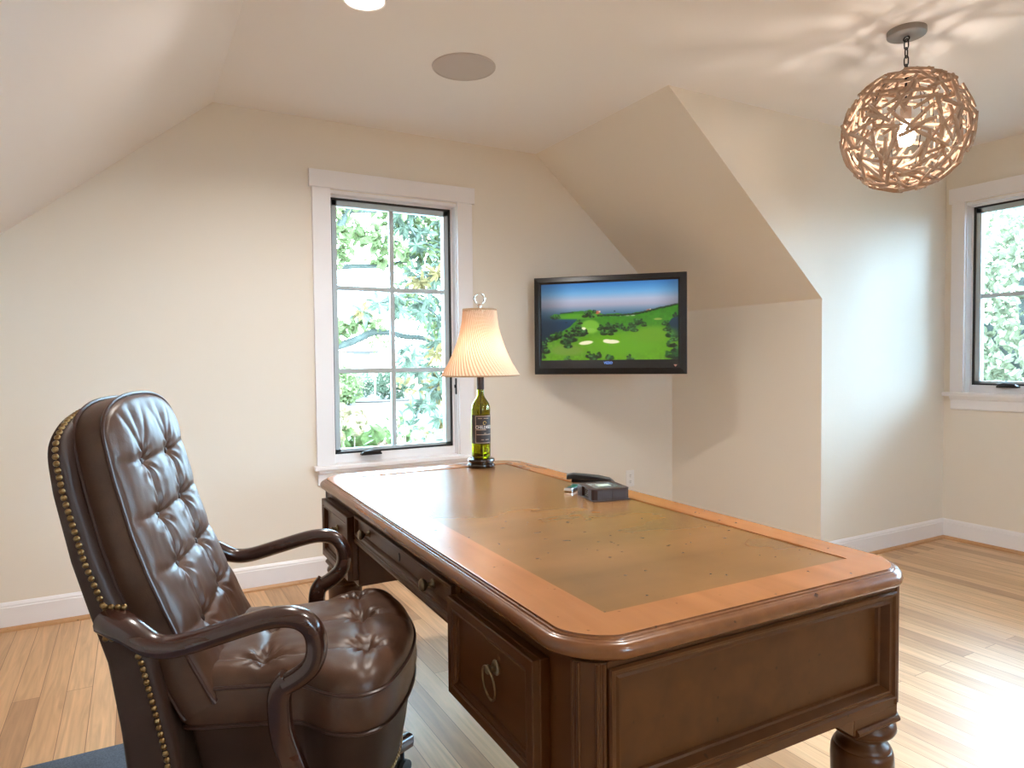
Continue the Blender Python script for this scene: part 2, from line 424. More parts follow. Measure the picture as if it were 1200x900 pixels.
# ================================================================== WINDOWS
def make_window(name, label, P, a0, a1, z0, z1, hbars, casL=.10, casR=.10, head_ext=.016, crank_a=None, stoolL=.118, stoolR=.118, leftc=True, rightc=True, lock=True, sticker=False):
    """a runs left to right seen from the room, c runs outwards; P(a, z, c) -> world"""
    w = thing(name, label, 'window', kind='structure')
    w.location = P((a0 + a1) / 2, z0, 0); ox, oy, oz = w.location
    def Q(a, z, c): x, y, zz = P(a, z, c); return (x - ox, y - oy, zz - oz)
    def bx(b, A, B):
        t = MB().box((A[0], A[2], A[1]), (B[0], B[2], B[1])).map(lambda a, c, z: Q(a, z, c)); b.add(t.v, t.f); return b
    c = MB()
    if leftc: bx(c, (a0 - casL, z0, -.019), (a0, z1 + .017, 0))
    if rightc: bx(c, (a1, z0, -.019), (a1 + casR, z1 + .017, 0))
    obj('casing', c, 'trim', w, 0, bevel=.002)
    bx(h := MB(), (a0 - casL - head_ext, z1 + .017, -.026), (a1 + casR + head_ext, z1 + .112, 0))
    obj('head_casing', h, 'trim', w, 0, bevel=.002)
    bx(s := MB(), (a0 - stoolL, z0 - .026, -.045), (a1 + stoolR, z0, .055))
    obj('stool', s, 'trim', w, 0, bevel=.005)
    # bed moulding + apron with a shaped section
    ap = MB(); prof = [(0, z0 - .026), (-.034, z0 - .026), (-.030, z0 - .040), (-.018, z0 - .050), (-.015, z0 - .105), (-.010, z0 - .112), (0, z0 - .112)]
    ap.prism([Q(a0 - casL + .005, z, cc) for cc, z in prof], Vector(Q(a1 + casR - .005, 0, 0)) - Vector(Q(a0 - casL + .005, 0, 0)))
    obj('apron', ap, 'trim', w, 25)
    j = MB(); T = .014
    bx(j, (a0, z0, 0), (a0 + .006, z1, .16)); bx(j, (a1 - .006, z0, 0), (a1, z1, .16)); bx(j, (a0, z1 - .006, 0), (a1, z1 + .014, .16))
    bx(j, (a0, z0, .055), (a0 + T, z1, .075)); bx(j, (a1 - T, z0, .055), (a1, z1, .075)); bx(j, (a0, z1 - T, .055), (a1, z1, .075))
    bx(j, (a0, z0 - .02, .05), (a1, z0 + .048, .16))
    obj('jamb', j, 'trim', w, 0, bevel=.0015)
    i0, i1, k0, k1 = a0 + T, a1 - T, z0 + .048, z1 - T
    gk = MB(); G = .011
    bx(gk, (i0, k0, .062), (i0 + G, k1, .085)); bx(gk, (i1 - G, k0, .062), (i1, k1, .085)); bx(gk, (i0, k1 - G, .062), (i1, k1, .085)); bx(gk, (i0, k0, .062), (i1, k0 + G, .085))
    obj('gasket', gk, 'black_gasket', w, 0)
    s0, s1, m0, m1 = i0 + G, i1 - G, k0 + G, k1 - G
    sh = MB(); S = .03
    for (q0, q1, dp) in ((S, .072, 0), (S * .55, .080, 1)):
        bx(sh, (s0, m0, q1), (s0 + q0, m1, .115)); bx(sh, (s1 - q0, m0, q1), (s1, m1, .115))
        bx(sh, (s0, m1 - q0, q1), (s1, m1, .115)); bx(sh, (s0, m0, q1), (s1, m0 + q0 * .5, .115))
    obj('sash', sh, 'sash', w, 0)
    gl = bx(MB(), (s0, m0, .092), (s1, m1, .096))
    obj('glass', gl, 'glass', w, 0)
    mu = MB(); mid = (s0 + s1) / 2
    bx(mu, (mid - .0135, m0, .082), (mid + .0135, m1, .106))
    for z in hbars: bx(mu, (s0, z - .0135, .0825), (s1, z + .0135, .1055))
    obj('muntin', mu, 'sash', w, 0, bevel=.003)
    if crank_a:
        cz = z0 + .048
        k = MB()
        prof = [(-.062, 0), (.062, 0), (.060, .012), (.040, .024), (.0, .030), (-.035, .026), (-.058, .014)]
        k.prism([Q(crank_a + x, cz - .012 + z * .9, .012) for x, z in prof], Vector(Q(0, 0, .05)) - Vector(Q(0, 0, .012)))
        o = obj('crank', k, 'dark_metal', w, 30, bevel=.004)
        k = MB().tube([Q(crank_a - .05, cz + .006, .012), Q(crank_a - .01, cz + .012, .002), Q(crank_a + .05, cz + .008, .004)], .006, 8)
        obj('crank_handle', k, 'dark_metal', o)
    if lock:
        k = bx(MB(), (a1 - .012, z0 + .37, .006), (a1 - .0055, z0 + .47, .022)); bx(k, (a1 - .02, z0 + .41, .010), (a1 - .012, z0 + .43, .018))
        obj('sash_lock', k, 'dark_metal', w, 0, bevel=.002)
    if sticker:
        k = bx(MB(), (s1 - .105, m0 + .03, .0905), (s1 - .045, m0 + .095, .0918))
        obj('sticker', k, shade_mat('paper_sticker', (.9, .9, .9)), w, 0)
    return w
make_window('window_1', 'tall white-cased casement window with six panes on the gable wall', lambda a, z, c: (a, D + c, z), W1['x0'], W1['x1'], W1['z0'], W1['z1'],
            (1.643, 1.164), crank_a=1.2, sticker=True)
make_window('window_5', 'unseen window added in the near gable wall for daylight', lambda a, z, c: (W1['x1'] - a, YB - c, z), 0, W1['x1'] - W1['x0'], WFZ, W1['z1'], (1.66,), crank_a=.3)  # behind the camera, added to fill the room with daylight
for i, (ya, yb) in enumerate(W2):
    make_window('window_%d' % (i + 2), ['white-cased window at the right edge with a dark crank', 'unseen middle dormer window added for daylight', 'unseen nearest dormer window added for daylight'][i],
                lambda a, z, c, yb=yb: (K2 + c, yb - a, z), 0, yb - ya, W2z[0], W2z[1], (1.60,), casL=.081 if i == 0 else .077, casR=.078, crank_a=.24,
                stoolL=.118 if i == 0 else .07, stoolR=.07, head_ext=.016 if i == 0 else 0, lock=False)

# ================================================================== CEILING FIXTURES
def can_light(x, y, label, s):
    t = thing('recessed_light', label, 'ceiling light', (x, y, H), group='recessed ceiling lights')
    obj('trim_ring', MB().lathe([(.076, 0), (.083, -.001), (.083, -.004), (.078, -.006), (.072, -.004), (.070, 0)], n=48, cap=False), 'white_plastic', t)
    obj('lens', MB().lathe([(.0005, -.0025), (.06, -.003), (.0715, -.001)], n=48, cap=False), emis('warm_lens', (1.0, .91, .80), 14), t)
    ld = bpy.data.lights.new('downlight', 'AREA'); ld.shape = 'DISK'; ld.size = .14; ld.energy = s; ld.color = (1.0, .945, .88); ld.spread = math.radians(152)
    lo_ = bpy.data.objects.new('downlight', ld); COL.objects.link(lo_); lo_.parent = t; lo_.location = (0, 0, -.005)
CANS = [(.78, 2.50, 'round recessed ceiling light glowing at the top edge of the picture'), (1.50, 1.10, 'recessed ceiling light above the middle of the desk'),
        (1.50, -1.3, 'unseen ceiling light added over the near end of the room')]
for x, y, l in CANS: can_light(x, y, l, 11.0)  # the near-end one is out of view, added to brighten the room
t = thing('ceiling_speaker', 'round flush ceiling speaker with a painted grille', 'speaker', (1.35, 2.857, H))
obj('grille', MB().lathe([(.0005, -.0045), (.13, -.0045), (.136, -.004)], n=64, cap=False), 'grille', t)
obj('rim', MB().lathe([(.136, -.004), (.1365, -.0065), (.1425, -.0065), (.1445, -.004), (.145, 0)], n=64, cap=False), 'grille', t)

# pendant: driftwood globe on a chain
PX, PY, PZ, PR = 2.81, 1.70, 2.145, .232
t = thing('pendant_lamp', 'globe pendant of woven driftwood sticks hanging from a chain', 'pendant light', (PX, PY, H))
obj('canopy', MB().lathe([(.0005, -.024), (.066, -.024), (.071, -.022), (.073, -.018), (.073, 0)], n=48, cap=False), 'canopy', t)
obj('loop', MB().tube([(.0, .012 * math.cos(a), -.034 + .010 * math.sin(a)) for a in np.linspace(0, 2 * PI, 14)[:-1]], .003, 8, closed=True), 'dark_metal', t)
z = -.056; k = 0
while z > -(H - PZ - PR) + .0:
    pts = []
    for a in np.linspace(0, 2 * PI, 18)[:-1]:
        c, s_ = .0085 * math.cos(a), .0155 * math.sin(a) + math.copysign(.006, math.sin(a))
        pts.append((c if k % 2 else 0, 0 if k % 2 else c, z + s_))
    obj('chain_link', MB().tube(pts, .0026, 7, closed=True), 'dark_metal', t)
    z -= .034; k += 1
cz = PZ - H
obj('stem', MB().tube([(0, 0, z + .028), (0, 0, cz + .10)], .005, 10), 'dark_metal', t)
obj('socket', MB().lathe([(.014, cz + .10), (.021, cz + .095), (.021, cz + .045), (.017, cz + .04)], n=24), 'canopy', t)
bl = MB().lathe([(.014, cz + .04), (.017, cz + .03), (.030, cz + .008), (.037, cz - .018), (.034, cz - .04), (.021, cz - .056), (.0005, cz - .061)], n=24, cap=False)
obj('bulb', bl, emis('warm_bulb', (1.0, .85, .72), 70), t)
rnd = random.Random(11)
sticks = []
NST = 340
for i in range(NST):
    zf = 1 - 2 * (i + .5) / NST
    ph = i * 2.399963 + rnd.uniform(-.25, .25)
    rr = math.sqrt(max(0, 1 - zf * zf)); d = Vector((rr * math.cos(ph), rr * math.sin(ph), zf))
    ln = rnd.uniform(.075, .15); rad = rnd.uniform(.0058, .0088); lay = PR + rnd.choice((-.013, -.004, .004, .010))
    e = d.orthogonal().normalized(); f = d.cross(e); a = rnd.uniform(0, PI)
    dr = e * math.cos(a) + f * math.sin(a); side = d.cross(dr); bend = rnd.uniform(-.005, .005)
    pts = []
    for q in np.linspace(-1, 1, 5):
        p = d * lay + dr * (q * ln / 2) + side * bend * (1 - q * q)
        p = p.normalized() * (p.length * .7 + .3 * lay + rnd.uniform(-.0012, .0012) - .004)
        pts.append(p + Vector((0, 0, cz)))
    rs = [rad * f_ for f_ in (.82, 1.0, rnd.uniform(.9, 1.08), .98, .78)]
    sticks.append((pts, rs, d))
to_cam = (Vector((0, 0, 1.22)) - Vector((PX, PY, PZ))).normalized()
sticks.sort(key=lambda s_: -s_[2].dot(to_cam))
for pts, rs, d in sticks[:100]: obj('stick', MB().tube(pts, rs, 7), 'stick', t, 50)
rest = MB()
for pts, rs, d in sticks[100:]: rest.tube(pts, rs, 7)
o = obj('sticks', rest, 'stick', t, 50); o['kind'] = 'stuff'
# thin wire hoops the sticks are wired to
for k in range(4):
    a = PI * k / 4
    obj('wire_hoop', MB().tube([((PR - .012) * math.cos(b) * math.cos(a), (PR - .012) * math.cos(b) * math.sin(a), cz + (PR - .012) * math.sin(b)) for b in np.linspace(0, 2 * PI, 48)[:-1]], .0018, 5, closed=True), 'dark_metal', t)

# ================================================================== OUTLET
t = thing('wall_outlet', 'white duplex wall outlet low on the gable wall beside the desk', 'outlet', (3.082, D, .365))
obj('cover_plate', MB().box((-.036, -.006, -.059), (.036, 0, .059)), 'white_plastic', t, 0, bevel=.003)
for z in (-.021, .021):
    o = obj('receptacle', MB().lathe([(.017, -.0075), (.0155, -.0085), (.0005, -.0085)], (0, 0, z), 24, 'y', cap=False), 'white_plastic', t)
    s_ = MB()
    for x in (-.006, .006): s_.box((x - .001, -.0092, z - .001), (x + .001, -.0084, z + .008))
    s_.box((-.002, -.0092, z - .010), (.002, -.0084, z - .006))
    obj('slot', s_, 'black_plastic', o, 0)

# ================================================================== TELEVISION
TVW, TVH = .939, .609
t = thing('television', 'black flat television showing a golf course on its screen', 'television', (2.558, 3.389, 1.429 - TVH / 2), -math.radians(46.0))
hw = TVW / 2; SX0, SX1, SZ0, SZ1 = -hw + .046, hw - .051, .089, TVH - .043
def ring(o0, o1, yo, i0, i1, yi):
    A = [(o0[0], yo, o0[1]), (o1[0], yo, o0[1]), (o1[0], yo, o1[1]), (o0[0], yo, o1[1])]
    B = [(i0[0], yi, i0[1]), (i1[0], yi, i0[1]), (i1[0], yi, i1[1]), (i0[0], yi, i1[1])]
    return A, B
lo = [ring((-hw, 0), (hw, TVH), .0, 0 and 0 or (0, 0), (0, 0), 0)[0]]
def rect(x0, z0, x1, z1, y): return [(x0, y, z0), (x1, y, z0), (x1, y, z1), (x0, y, z1)]
bz = MB().loops([rect(-hw, 0, hw, TVH, .045), rect(-hw, 0, hw, TVH, .002), rect(-hw + .004, .004, hw - .004, TVH - .004, -.002),
                 rect(SX0 - .012, SZ0 - .045, SX1 + .012, SZ1 + .012, -.007), rect(SX0, SZ0, SX1, SZ1, .004)], cap0=False, cap1=False)
obj('bezel', bz, 'tv_black', t, 0, bevel=.0015)
bk = MB().loops([rect(-hw + .003, .003, hw - .003, TVH - .003, .044), rect(-hw + .02, .02, hw - .02, TVH - .02, .055), rect(-.3, .12, .3, .48, .075)])
obj('rear_shell', bk, 'tv_dark', t, 0, bevel=.004)
# the picture on the screen
NX, NZ = 300, 170
def sm(a, b, x): q = np.clip((x - a) / (b - a), 0, 1); return q * q * (3 - 2 * q)
U, V = np.meshgrid(np.linspace(0, 1, NX), np.linspace(0, 1, NZ))        # V = 0 at the top
rs = np.random.RandomState(3)
def mixc(c, m, col): return c * (1 - m[..., None]) + np.array(col) * m[..., None]
def ramp(V, st):
    out = np.zeros(V.shape + (3,))
    for ch in range(3): out[..., ch] = np.interp(V, [s_[0] for s_ in st], [s_[1][ch] / 255 for s_ in st])
    return out
img = ramp(V, [(0, (45, 120, 190)), (.13, (110, 175, 225)), (.22, (180, 190, 215)), (.29, (172, 170, 190)), (.33, (130, 150, 175)), (.40, (70, 110, 140)), (.50, (15, 60, 90)), (.75, (2, 45, 70)), (1, (2, 40, 62))])
vig = 1 - .45 * sm(.30, .52, np.abs(U - .5)) * sm(.5, .15, V)
img *= (1 - .35 * sm(.28, .55, np.abs(U - .53)))[..., None] * np.ones(3)
def wob(s_, f): return .006 * np.sin(U * f + s_) + .004 * np.sin(U * f * 2.3 + 2 * s_)
# land: top edge and left / right shores as curves of U
top = np.interp(U, [0, .07, .10, .20, .30, .36, .45, .60, .72, .80, .90, 1.0], [1, .43, .40, .38, .36, .345, .40, .41, .40, .37, .34, .31]) + wob(1, 40)
land = (V > top) & (U > .07)
lag = (V > .455 + wob(2, 30) * .6) & (V < np.interp(U, [0, .07, .14, .22, .28], [.93, .66, .64, .56, .46])) & (U < .275 + .01 * np.sin(V * 40))
pond = ((U - 1.02) / .09) ** 2 + ((V - .59) / .14) ** 2 < 1
low = (V > np.interp(U, [0, .06, .13, .2], [.70, .64, .62, .55])) 
land = (land | low) & ~lag & ~pond
gcol = ramp(V, [(0, (60, 120, 20)), (.40, (52, 128, 14)), (.6, (66, 138, 8)), (.8, (92, 150, 8)), (1, (96, 158, 10))])
gcol *= (.93 + .14 * rs.rand(NZ // 5 + 1, NX // 5 + 1).repeat(5, 0).repeat(5, 1)[:NZ, :NX])[..., None]
img = np.where(land[..., None], gcol, img)
def ell(cx, cy, rx, ry, col, soft=.25, rot=0):
    global img
    dx, dy = (U - cx), (V - cy); q = math.radians(rot)
    ex = dx * math.cos(q) + dy * math.sin(q) * .56; ey = -dx * math.sin(q) / .56 * .56 + dy * math.cos(q)
    r_ = np.sqrt((ex / rx) ** 2 + (ey / ry) ** 2)
    img = mixc(img, 1 - sm(1 - soft, 1 + soft, r_), [c / 255 for c in col])
ell(.37, .57, .07, .09, (120, 185, 45), .2, 12); ell(.37, .615, .045, .03, (140, 195, 70)); ell(.60, .80, .30, .16, (100, 165, 15), .5); ell(.20, .87, .12, .07, (112, 150, 50), .3)
ell(.86, .49, .03, .012, (150, 170, 80)); ell(.82, .68, .16, .10, (105, 160, 25), .4); ell(.28, .43, .17, .035, (85, 160, 25), .4)
ell(.32, .59, .018, .018, (245, 240, 205)); ell(.338, .775, .052, .024, (250, 244, 205), .2, -12); ell(.525, .765, .06, .024, (250, 244, 205), .15, 4); ell(.49, .75, .025, .016, (250, 244, 205))
for cx in (.53, .59, .64, .68): ell(cx, .435, .018, .008, (205, 225, 185))
ell(.425, .385, .018, .022, (190, 105, 70)); ell(.44, .375, .008, .010, (235, 205, 180)); ell(.80, .375, .022, .014, (185, 110, 80)); ell(.81, .365, .008, .008, (235, 215, 200))
def tree(cx, cy, r):
    global img
    ell(cx + r * .1, cy + r * 1.0, r * 1.1, r * .8, (4, 18, 6), .3)
    for k in range(9):
        a = rs.rand() * 6.28; q = r * rs.rand() ** .5
        ell(cx + q * math.cos(a) * .9, cy + q * math.sin(a) * 1.3, r * .36, r * .5, [(6, 28, 10), (18, 62, 22), (70, 128, 66), (34, 88, 36)][rs.randint(4)], .35)
for cx, cy, r in [(.09, .68, .032), (.13, .66, .03), (.06, .72, .022), (.18, .73, .036), (.23, .70, .036), (.20, .65, .03), (.26, .64, .028), (.30, .64, .03), (.33, .63, .022), (.28, .56, .022), (.29, .50, .02), (.24, .60, .018),
                  (.20, .79, .03), (.02, .77, .022), (.03, .86, .03), (.01, .94, .02), (.45, .57, .028), (.50, .56, .03), (.54, .60, .026), (.47, .64, .024), (.56, .55, .022), (.60, .57, .022), (.63, .60, .02), (.67, .56, .026), (.70, .52, .026), (.69, .60, .026),
                  (.74, .51, .022), (.76, .55, .018), (.52, .65, .02), (.36, .93, .026), (.39, .96, .026), (.42, .93, .028), (.20, .98, .026), (.51, .95, .028), (.66, .97, .024), (.91, .53, .024), (.92, .60, .026), (.94, .68, .026), (.97, .73, .026), (.95, .80, .028),
                  (.98, .86, .03), (.94, .93, .03), (.98, .95, .03), (.10, .43, .018), (.13, .425, .014), (.08, .425, .012), (.33, .41, .022), (.36, .39, .02), (.38, .42, .02), (.34, .38, .014), (.40, .37, .014), (.98, .44, .018)]: tree(cx, cy, r)
for k in range(46):
    cx = .43 + k * .0125; ell(cx, float(np.interp(cx, [.43, .6, .72, .85, 1], [.428, .43, .415, .36, .31])) + rs.uniform(-.005, .005), .009, .012, [(8, 34, 12), (20, 58, 24)][k % 2], .4)
for k in range(10): ell(.15 + k * .01, .385 - .001 * k, .007, .007, (15, 50, 25), .4)
ell(.55, .375, .006, .008, (10, 25, 25)); ell(.19, .505, .008, .007, (5, 20, 22))
img = np.clip(img, 0, 1)
lin = np.where(img <= .04045, img / 12.92, ((img + .055) / 1.055) ** 2.4)
me = MB().grid(lambda i, j: (SX0 + (SX1 - SX0) * i / (NX - 1), .0035, SZ1 - (SZ1 - SZ0) * j / (NZ - 1)), NX, NZ).mesh('screen', 0, False)
ca = me.color_attributes.new('picture', 'FLOAT_COLOR', 'POINT')
buf = np.ones((NX * NZ, 4), np.float32); buf[:, :3] = lin.reshape(-1, 3); ca.data.foreach_set('color', buf.ravel())
m, nt, b = new_mat('lit_screen'); setp(b, col=(.01, .01, .01), rough=.3)
at_ = nt.nodes.new('ShaderNodeVertexColor'); at_.layer_name = 'picture'
nt.links.new(at_.outputs[0], b.inputs['Emission Color']); b.inputs['Emission Strength'].default_value = .46
obj('screen', me, m, t)
tm = text_mesh('VIZIO', .021, .0006, bold=.0006)
for v in tm.vertices: v.co = (v.co.x, -.0055 - v.co.z, v.co.y + SZ0 - .019)
obj('logo', tm, emis('blue_logo', (.25, .42, 1.0), .45), t)
cv = MB().prism([(SX1 - .026, -.0078, .058), (SX1 - .004, -.0078, .058), (SX1 - .015, -.0078, .044)], (0, .002, 0))
obj('emblem', cv, simple('pinkish_emblem', (.45, .25, .22), .4), t, 0)
mt = MB().box((-.10, .075, .16), (.10, .095, .44)); mt.box((-.03, .095, .26), (.03, .17, .34))
obj('mount_plate', mt, 'tv_dark', t, 0, bevel=.003)
# jointed arm back to a plate on the gable wall
ca_, sa_ = math.cos(math.radians(46)), math.sin(math.radians(46))
def tvl(x, y, zz): dx, dy = x - 2.558, y - 3.389; return (dx * ca_ - dy * sa_, dx * sa_ + dy * ca_, zz)
pw = tvl(2.95, D, .30)
am = MB().tube([(0, .16, .30), (.12, .23, .30)], (.022, .03), 8).tube([(.12, .23, .30), tvl(2.95, D - .03, .30)], (.022, .03), 8)
obj('wall_arm', am, 'tv_dark', t)
q0 = [tvl(2.95 + a, D - .03, z) for a, z in ((-.06, .12), (.06, .12), (.06, .48), (-.06, .48))]
e_ = Vector(tvl(2.95, D, .3)) - Vector(tvl(2.95, D - .03, .3))
obj('wall_plate', MB().prism(q0, e_), 'tv_dark', t, 0)

# ================================================================== DESK
DX, DY, DRZ = 1.040, 1.767, math.radians(-.95)
desk = thing('executive_desk', 'large brown wooden executive desk with tan inlaid top and turned legs', 'desk', (DX, DY, 0), DRZ)
TX, TY, TZ = .423, .905, .775
def outline(off, z, r=.080, n=10, p=1.6):
    hx, hy = TX + off, TY + off; out = []
    for sx, sy, a0 in ((1, -1, -90), (1, 1, 0), (-1, 1, 90), (-1, -1, 180)):
        cx, cy = sx * (TX - r), sy * (TY - r); rr = r + off
        for k in range(n + 1):
            a = math.radians(a0 + 90 * k / n); c, s_ = math.cos(a), math.sin(a)
            c2 = math.copysign(abs(c) ** (2 / p), c); s2 = math.copysign(abs(s_) ** (2 / p), s_)
            out.append((cx + rr * c2, cy + rr * s2, z))
    return out
FX0, FX1, FY0, FY1 = -.315, .338, -.815, .815          # recessed field
prof = [(-.004, .775), (-.0005, .7745), (.0, .7715), (.004, .7715), (.0052, .7705), (.006, .7685), (.010, .7685), (.0115, .7675)]
for k in range(9):
    a = PI / 2 - PI * k / 8; prof.append((.0095 + .0145 * math.cos(a), .7525 + .0148 * math.sin(a)))
prof += [(-.02, .737), (-.045, .737), (-.045, .733), (-.06, .733)]
lps = [outline(o_, z) for o_, z in prof]
nlo = len(lps[0]); per = [0, FX1]
# inner rectangle sampled with as many points as the outline
def inner(z):
    out = []
    for sx, sy, cx, cy in ((1, -1, FX1, FY0), (1, 1, FX1, FY1), (-1, 1, FX0, FY1), (-1, -1, FX0, FY0)):
        out += [(cx, cy, z)] * (nlo // 4)
    return out
edge_mb = MB().loops(lps[1:], cap0=False, cap1=True)
tp = MB()
ol = outline(-.0005, .7745); o2 = outline(-.004, .775)
tp.loops([ol, o2, inner(.775), inner(.7725)], cap0=False, cap1=False)
bm = None
o = obj('top_border', tp, 'desk_top', desk, 20)
bm = bmesh.new(); bm.from_mesh(o.data); bmesh.ops.remove_doubles(bm, verts=bm.verts[:], dist=1e-5); bmesh.ops.dissolve_degenerate(bm, edges=bm.edges[:], dist=1e-6)
bmesh.ops.recalc_face_normals(bm, faces=bm.faces[:]); bm.to_mesh(o.data); bm.free()
for p in o.data.polygons: p.use_smooth = False
obj('top_moulding', edge_mb, 'desk_edge', desk, 40)
tag(obj('inlay', MB().box((FX0, FY0, .7645), (FX1, FY1, .7725)), 'inlay', desk, 0), 'worn tan inlaid writing surface')
CX, CY, ZB = .415, .902, .462                           # case half sizes, underside
ZT = .7335
def frame_mold(mb, P, a0, b0, a1, b1, prof):
    """mitred rectangular moulding: prof = list of (inset, height)"""
    lp = []
    for i_, h_ in prof: lp.append([P(a0 + i_, b0 + i_, h_), P(a1 - i_, b0 + i_, h_), P(a1 - i_, b1 - i_, h_), P(a0 + i_, b1 - i_, h_)])
    mb.loops(lp, cap0=False, cap1=True); return mb
MOLD = [(0, -.004), (0, .004), (.003, .008), (.008, .008), (.011, .003), (.015, .002), (.019, .005), (.023, .005), (.027, -.003), (.030, -.012), (.034, -.014), (.036, -.020)]
LEG = [(.030, .0), (.034, .012), (.034, .03), (.026, .05), (.024, .07), (.040, .10), (.050, .14), (.056, .20), (.060, .26), (.063, .30), (.064, .335), (.063, .352), (.060, .362), (.057, .364), (.057, .368), (.052, .374),
       (.043, .380), (.040, .386), (.042, .392), (.054, .397), (.064, .403), (.068, .411), (.066, .420), (.058, .427), (.05, .436)]
for sy in (-1, 1):                                      # the two pedestals
    y0, y1 = (.422 * sy, CY * sy) if sy > 0 else (CY * sy, .422 * sy)
    ca = .030
    # octagonal case with canted outer corners
    ye, yi = CY * sy, .422 * sy
    nx_ = CX - ca - .0122
    poly = [(-CX, yi), (-CX, ye - sy * ca), (-CX + ca, ye), (-nx_, ye), (-nx_, ye - sy * .022), (nx_, ye - sy * .022), (nx_, ye), (CX - ca, ye), (CX, ye - sy * ca), (CX, yi)]
    cs = MB().loops([[(x, y_, ZB + .014) for x, y_ in poly], [(x, y_, ZT) for x, y_ in poly]])
    obj('pedestal_case', cs, 'desk_case', desk, 0, bevel=.002)
    # corner pilaster beads either side of each canted corner
    for sx in (-1, 1):
        cb_ = MB()
        for (x, y_) in ((-sx * 0 + sx * CX, ye - sy * (ca + .006)), (sx * (CX - ca - .006), ye), (sx * (CX - .004), ye - sy * (ca - .004)), (sx * (CX - ca + .004), ye - sy * .004)):
            cb_.tube([(x, y_, ZB + .016), (x, y_, ZT - .002)], .0035, 8)
        obj('corner_bead', cb_, 'desk_case', desk)
    # end panel: moulded frame on the short side
    pb = MB()
    P = lambda a, b_, h_, sy=sy, ye=ye: (a, ye + sy * h_, b_)
    frame_mold(pb, P, -CX + ca + .013, .492, CX - ca - .012, ZT - .010, MOLD)
    obj('end_panel', pb, 'desk_case_y', desk, 25)
    obj('end_rail', MB().box((-nx_, min(ye, ye - sy * .022), ZB + .014), (nx_, max(ye, ye - sy * .022), .494)).box((-nx_, min(ye, ye - sy * .022), ZT - .012), (nx_, max(ye, ye - sy * .022), ZT)), 'desk_case_y', desk, 0)
    # stepped apron below: corner blocks with a raised middle
    for sx in (-1, 1):
        bb = MB(); w_ = .172
        xx = sx * CX
        bb.prism([(xx, ye - sy * ca, .442), (xx - sx * ca, ye, .442), (xx - sx * w_, ye, .442), (xx - sx * (w_ + .045), ye, ZB + .014), (xx - sx * (w_ + .045), ye - sy * .02, ZB + .014),
                  (xx - sx * w_, ye - sy * .13, .442), (xx, ye - sy * .13, .442)][:3] + [(xx - sx * w_, ye - sy * .13, .442), (xx, ye - sy * .13, .442)], (0, 0, .034))
        bb.prism([(xx - sx * w_, ye, .442), (xx - sx * (w_ + .05), ye, ZB + .014), (xx - sx * w_, ye, ZB + .014)], (0, -sy * .02, 0))
        obj('corner_block', bb, 'desk_case', desk, 0, bevel=.002)
        pl = MB()
        lp = []
        for o_, z in ((-.006, .456), (.004, .454), (.008, .449), (.008, .444), (.003, .439), (-.004, .436)):
            lp.append([(xx + sx * o_, ye - sy * ca, z), (xx - sx * ca, ye + sy * o_, z), (xx - sx * (w_ - .006), ye + sy * o_, z), (xx - sx * (w_ - .006), ye - sy * .135, z), (xx + sx * o_, ye - sy * .135, z)])
        pl.loops(lp)
        obj('base_moulding', pl, 'desk_case', desk, 30)
        obj('leg', MB().lathe(LEG, (sx * (CX - .060), ye - sy * .060, .004), 36), 'desk_case', desk, 45)
    # drawer on the chair side and a matching panel on the far side
    for sx in (-1, 1):
        d0, d1 = (.425, .795) if sy > 0 else (-.795, -.420)
        xf = sx * .446
        dr = obj('drawer', MB().box((min(sx * CX, xf - sx * .010), d0, .496), (max(sx * CX, xf - sx * .010), d1, .710)), 'desk_case_y', desk, 0, bevel=.0025)
        P = lambda a, b_, h_, xf=xf, sx=sx: (xf + sx * h_, a, b_)
        obj('drawer_moulding', frame_mold(MB(), P, d0 + .001, .497, d1 - .001, .709, [(0, -.011), (0, .002), (.002, .004), (.020, .004), (.022, .001), (.025, .003), (.029, .002), (.031, -.004), (.034, -.005), (.035, -.0095)]), 'desk_case_y', dr, 25)
        cy_, czz = (d0 + d1) / 2 - (.025 if sy < 0 else 0), .632
        hd = MB().lathe([(.0005, 0), (.014, 0), (.015, .003), (.012, .006), (.007, .007), (.006, .014), (.009, .017), (.009, .021), (.006, .024), (.0005, .025)], (0, 0, 0), 20, 'x', cap=False)
        hd.map(lambda x, y_, z: (xf - sx * .010 + sx * x, cy_ + y_, czz + z))
        o = obj('ring_pull', hd, 'brass_old', dr)
        tag(o, 'aged brass rosette with a hanging ring')
        rg = MB().tube([(xf + sx * (.008 + .004 * math.sin(a)), cy_ + .026 * math.cos(a), czz - .027 + .033 * math.sin(a)) for a in np.linspace(0, 2 * PI, 33)[:-1]], .0024, 8, closed=True)
        obj('ring', rg, 'brass_old', o)
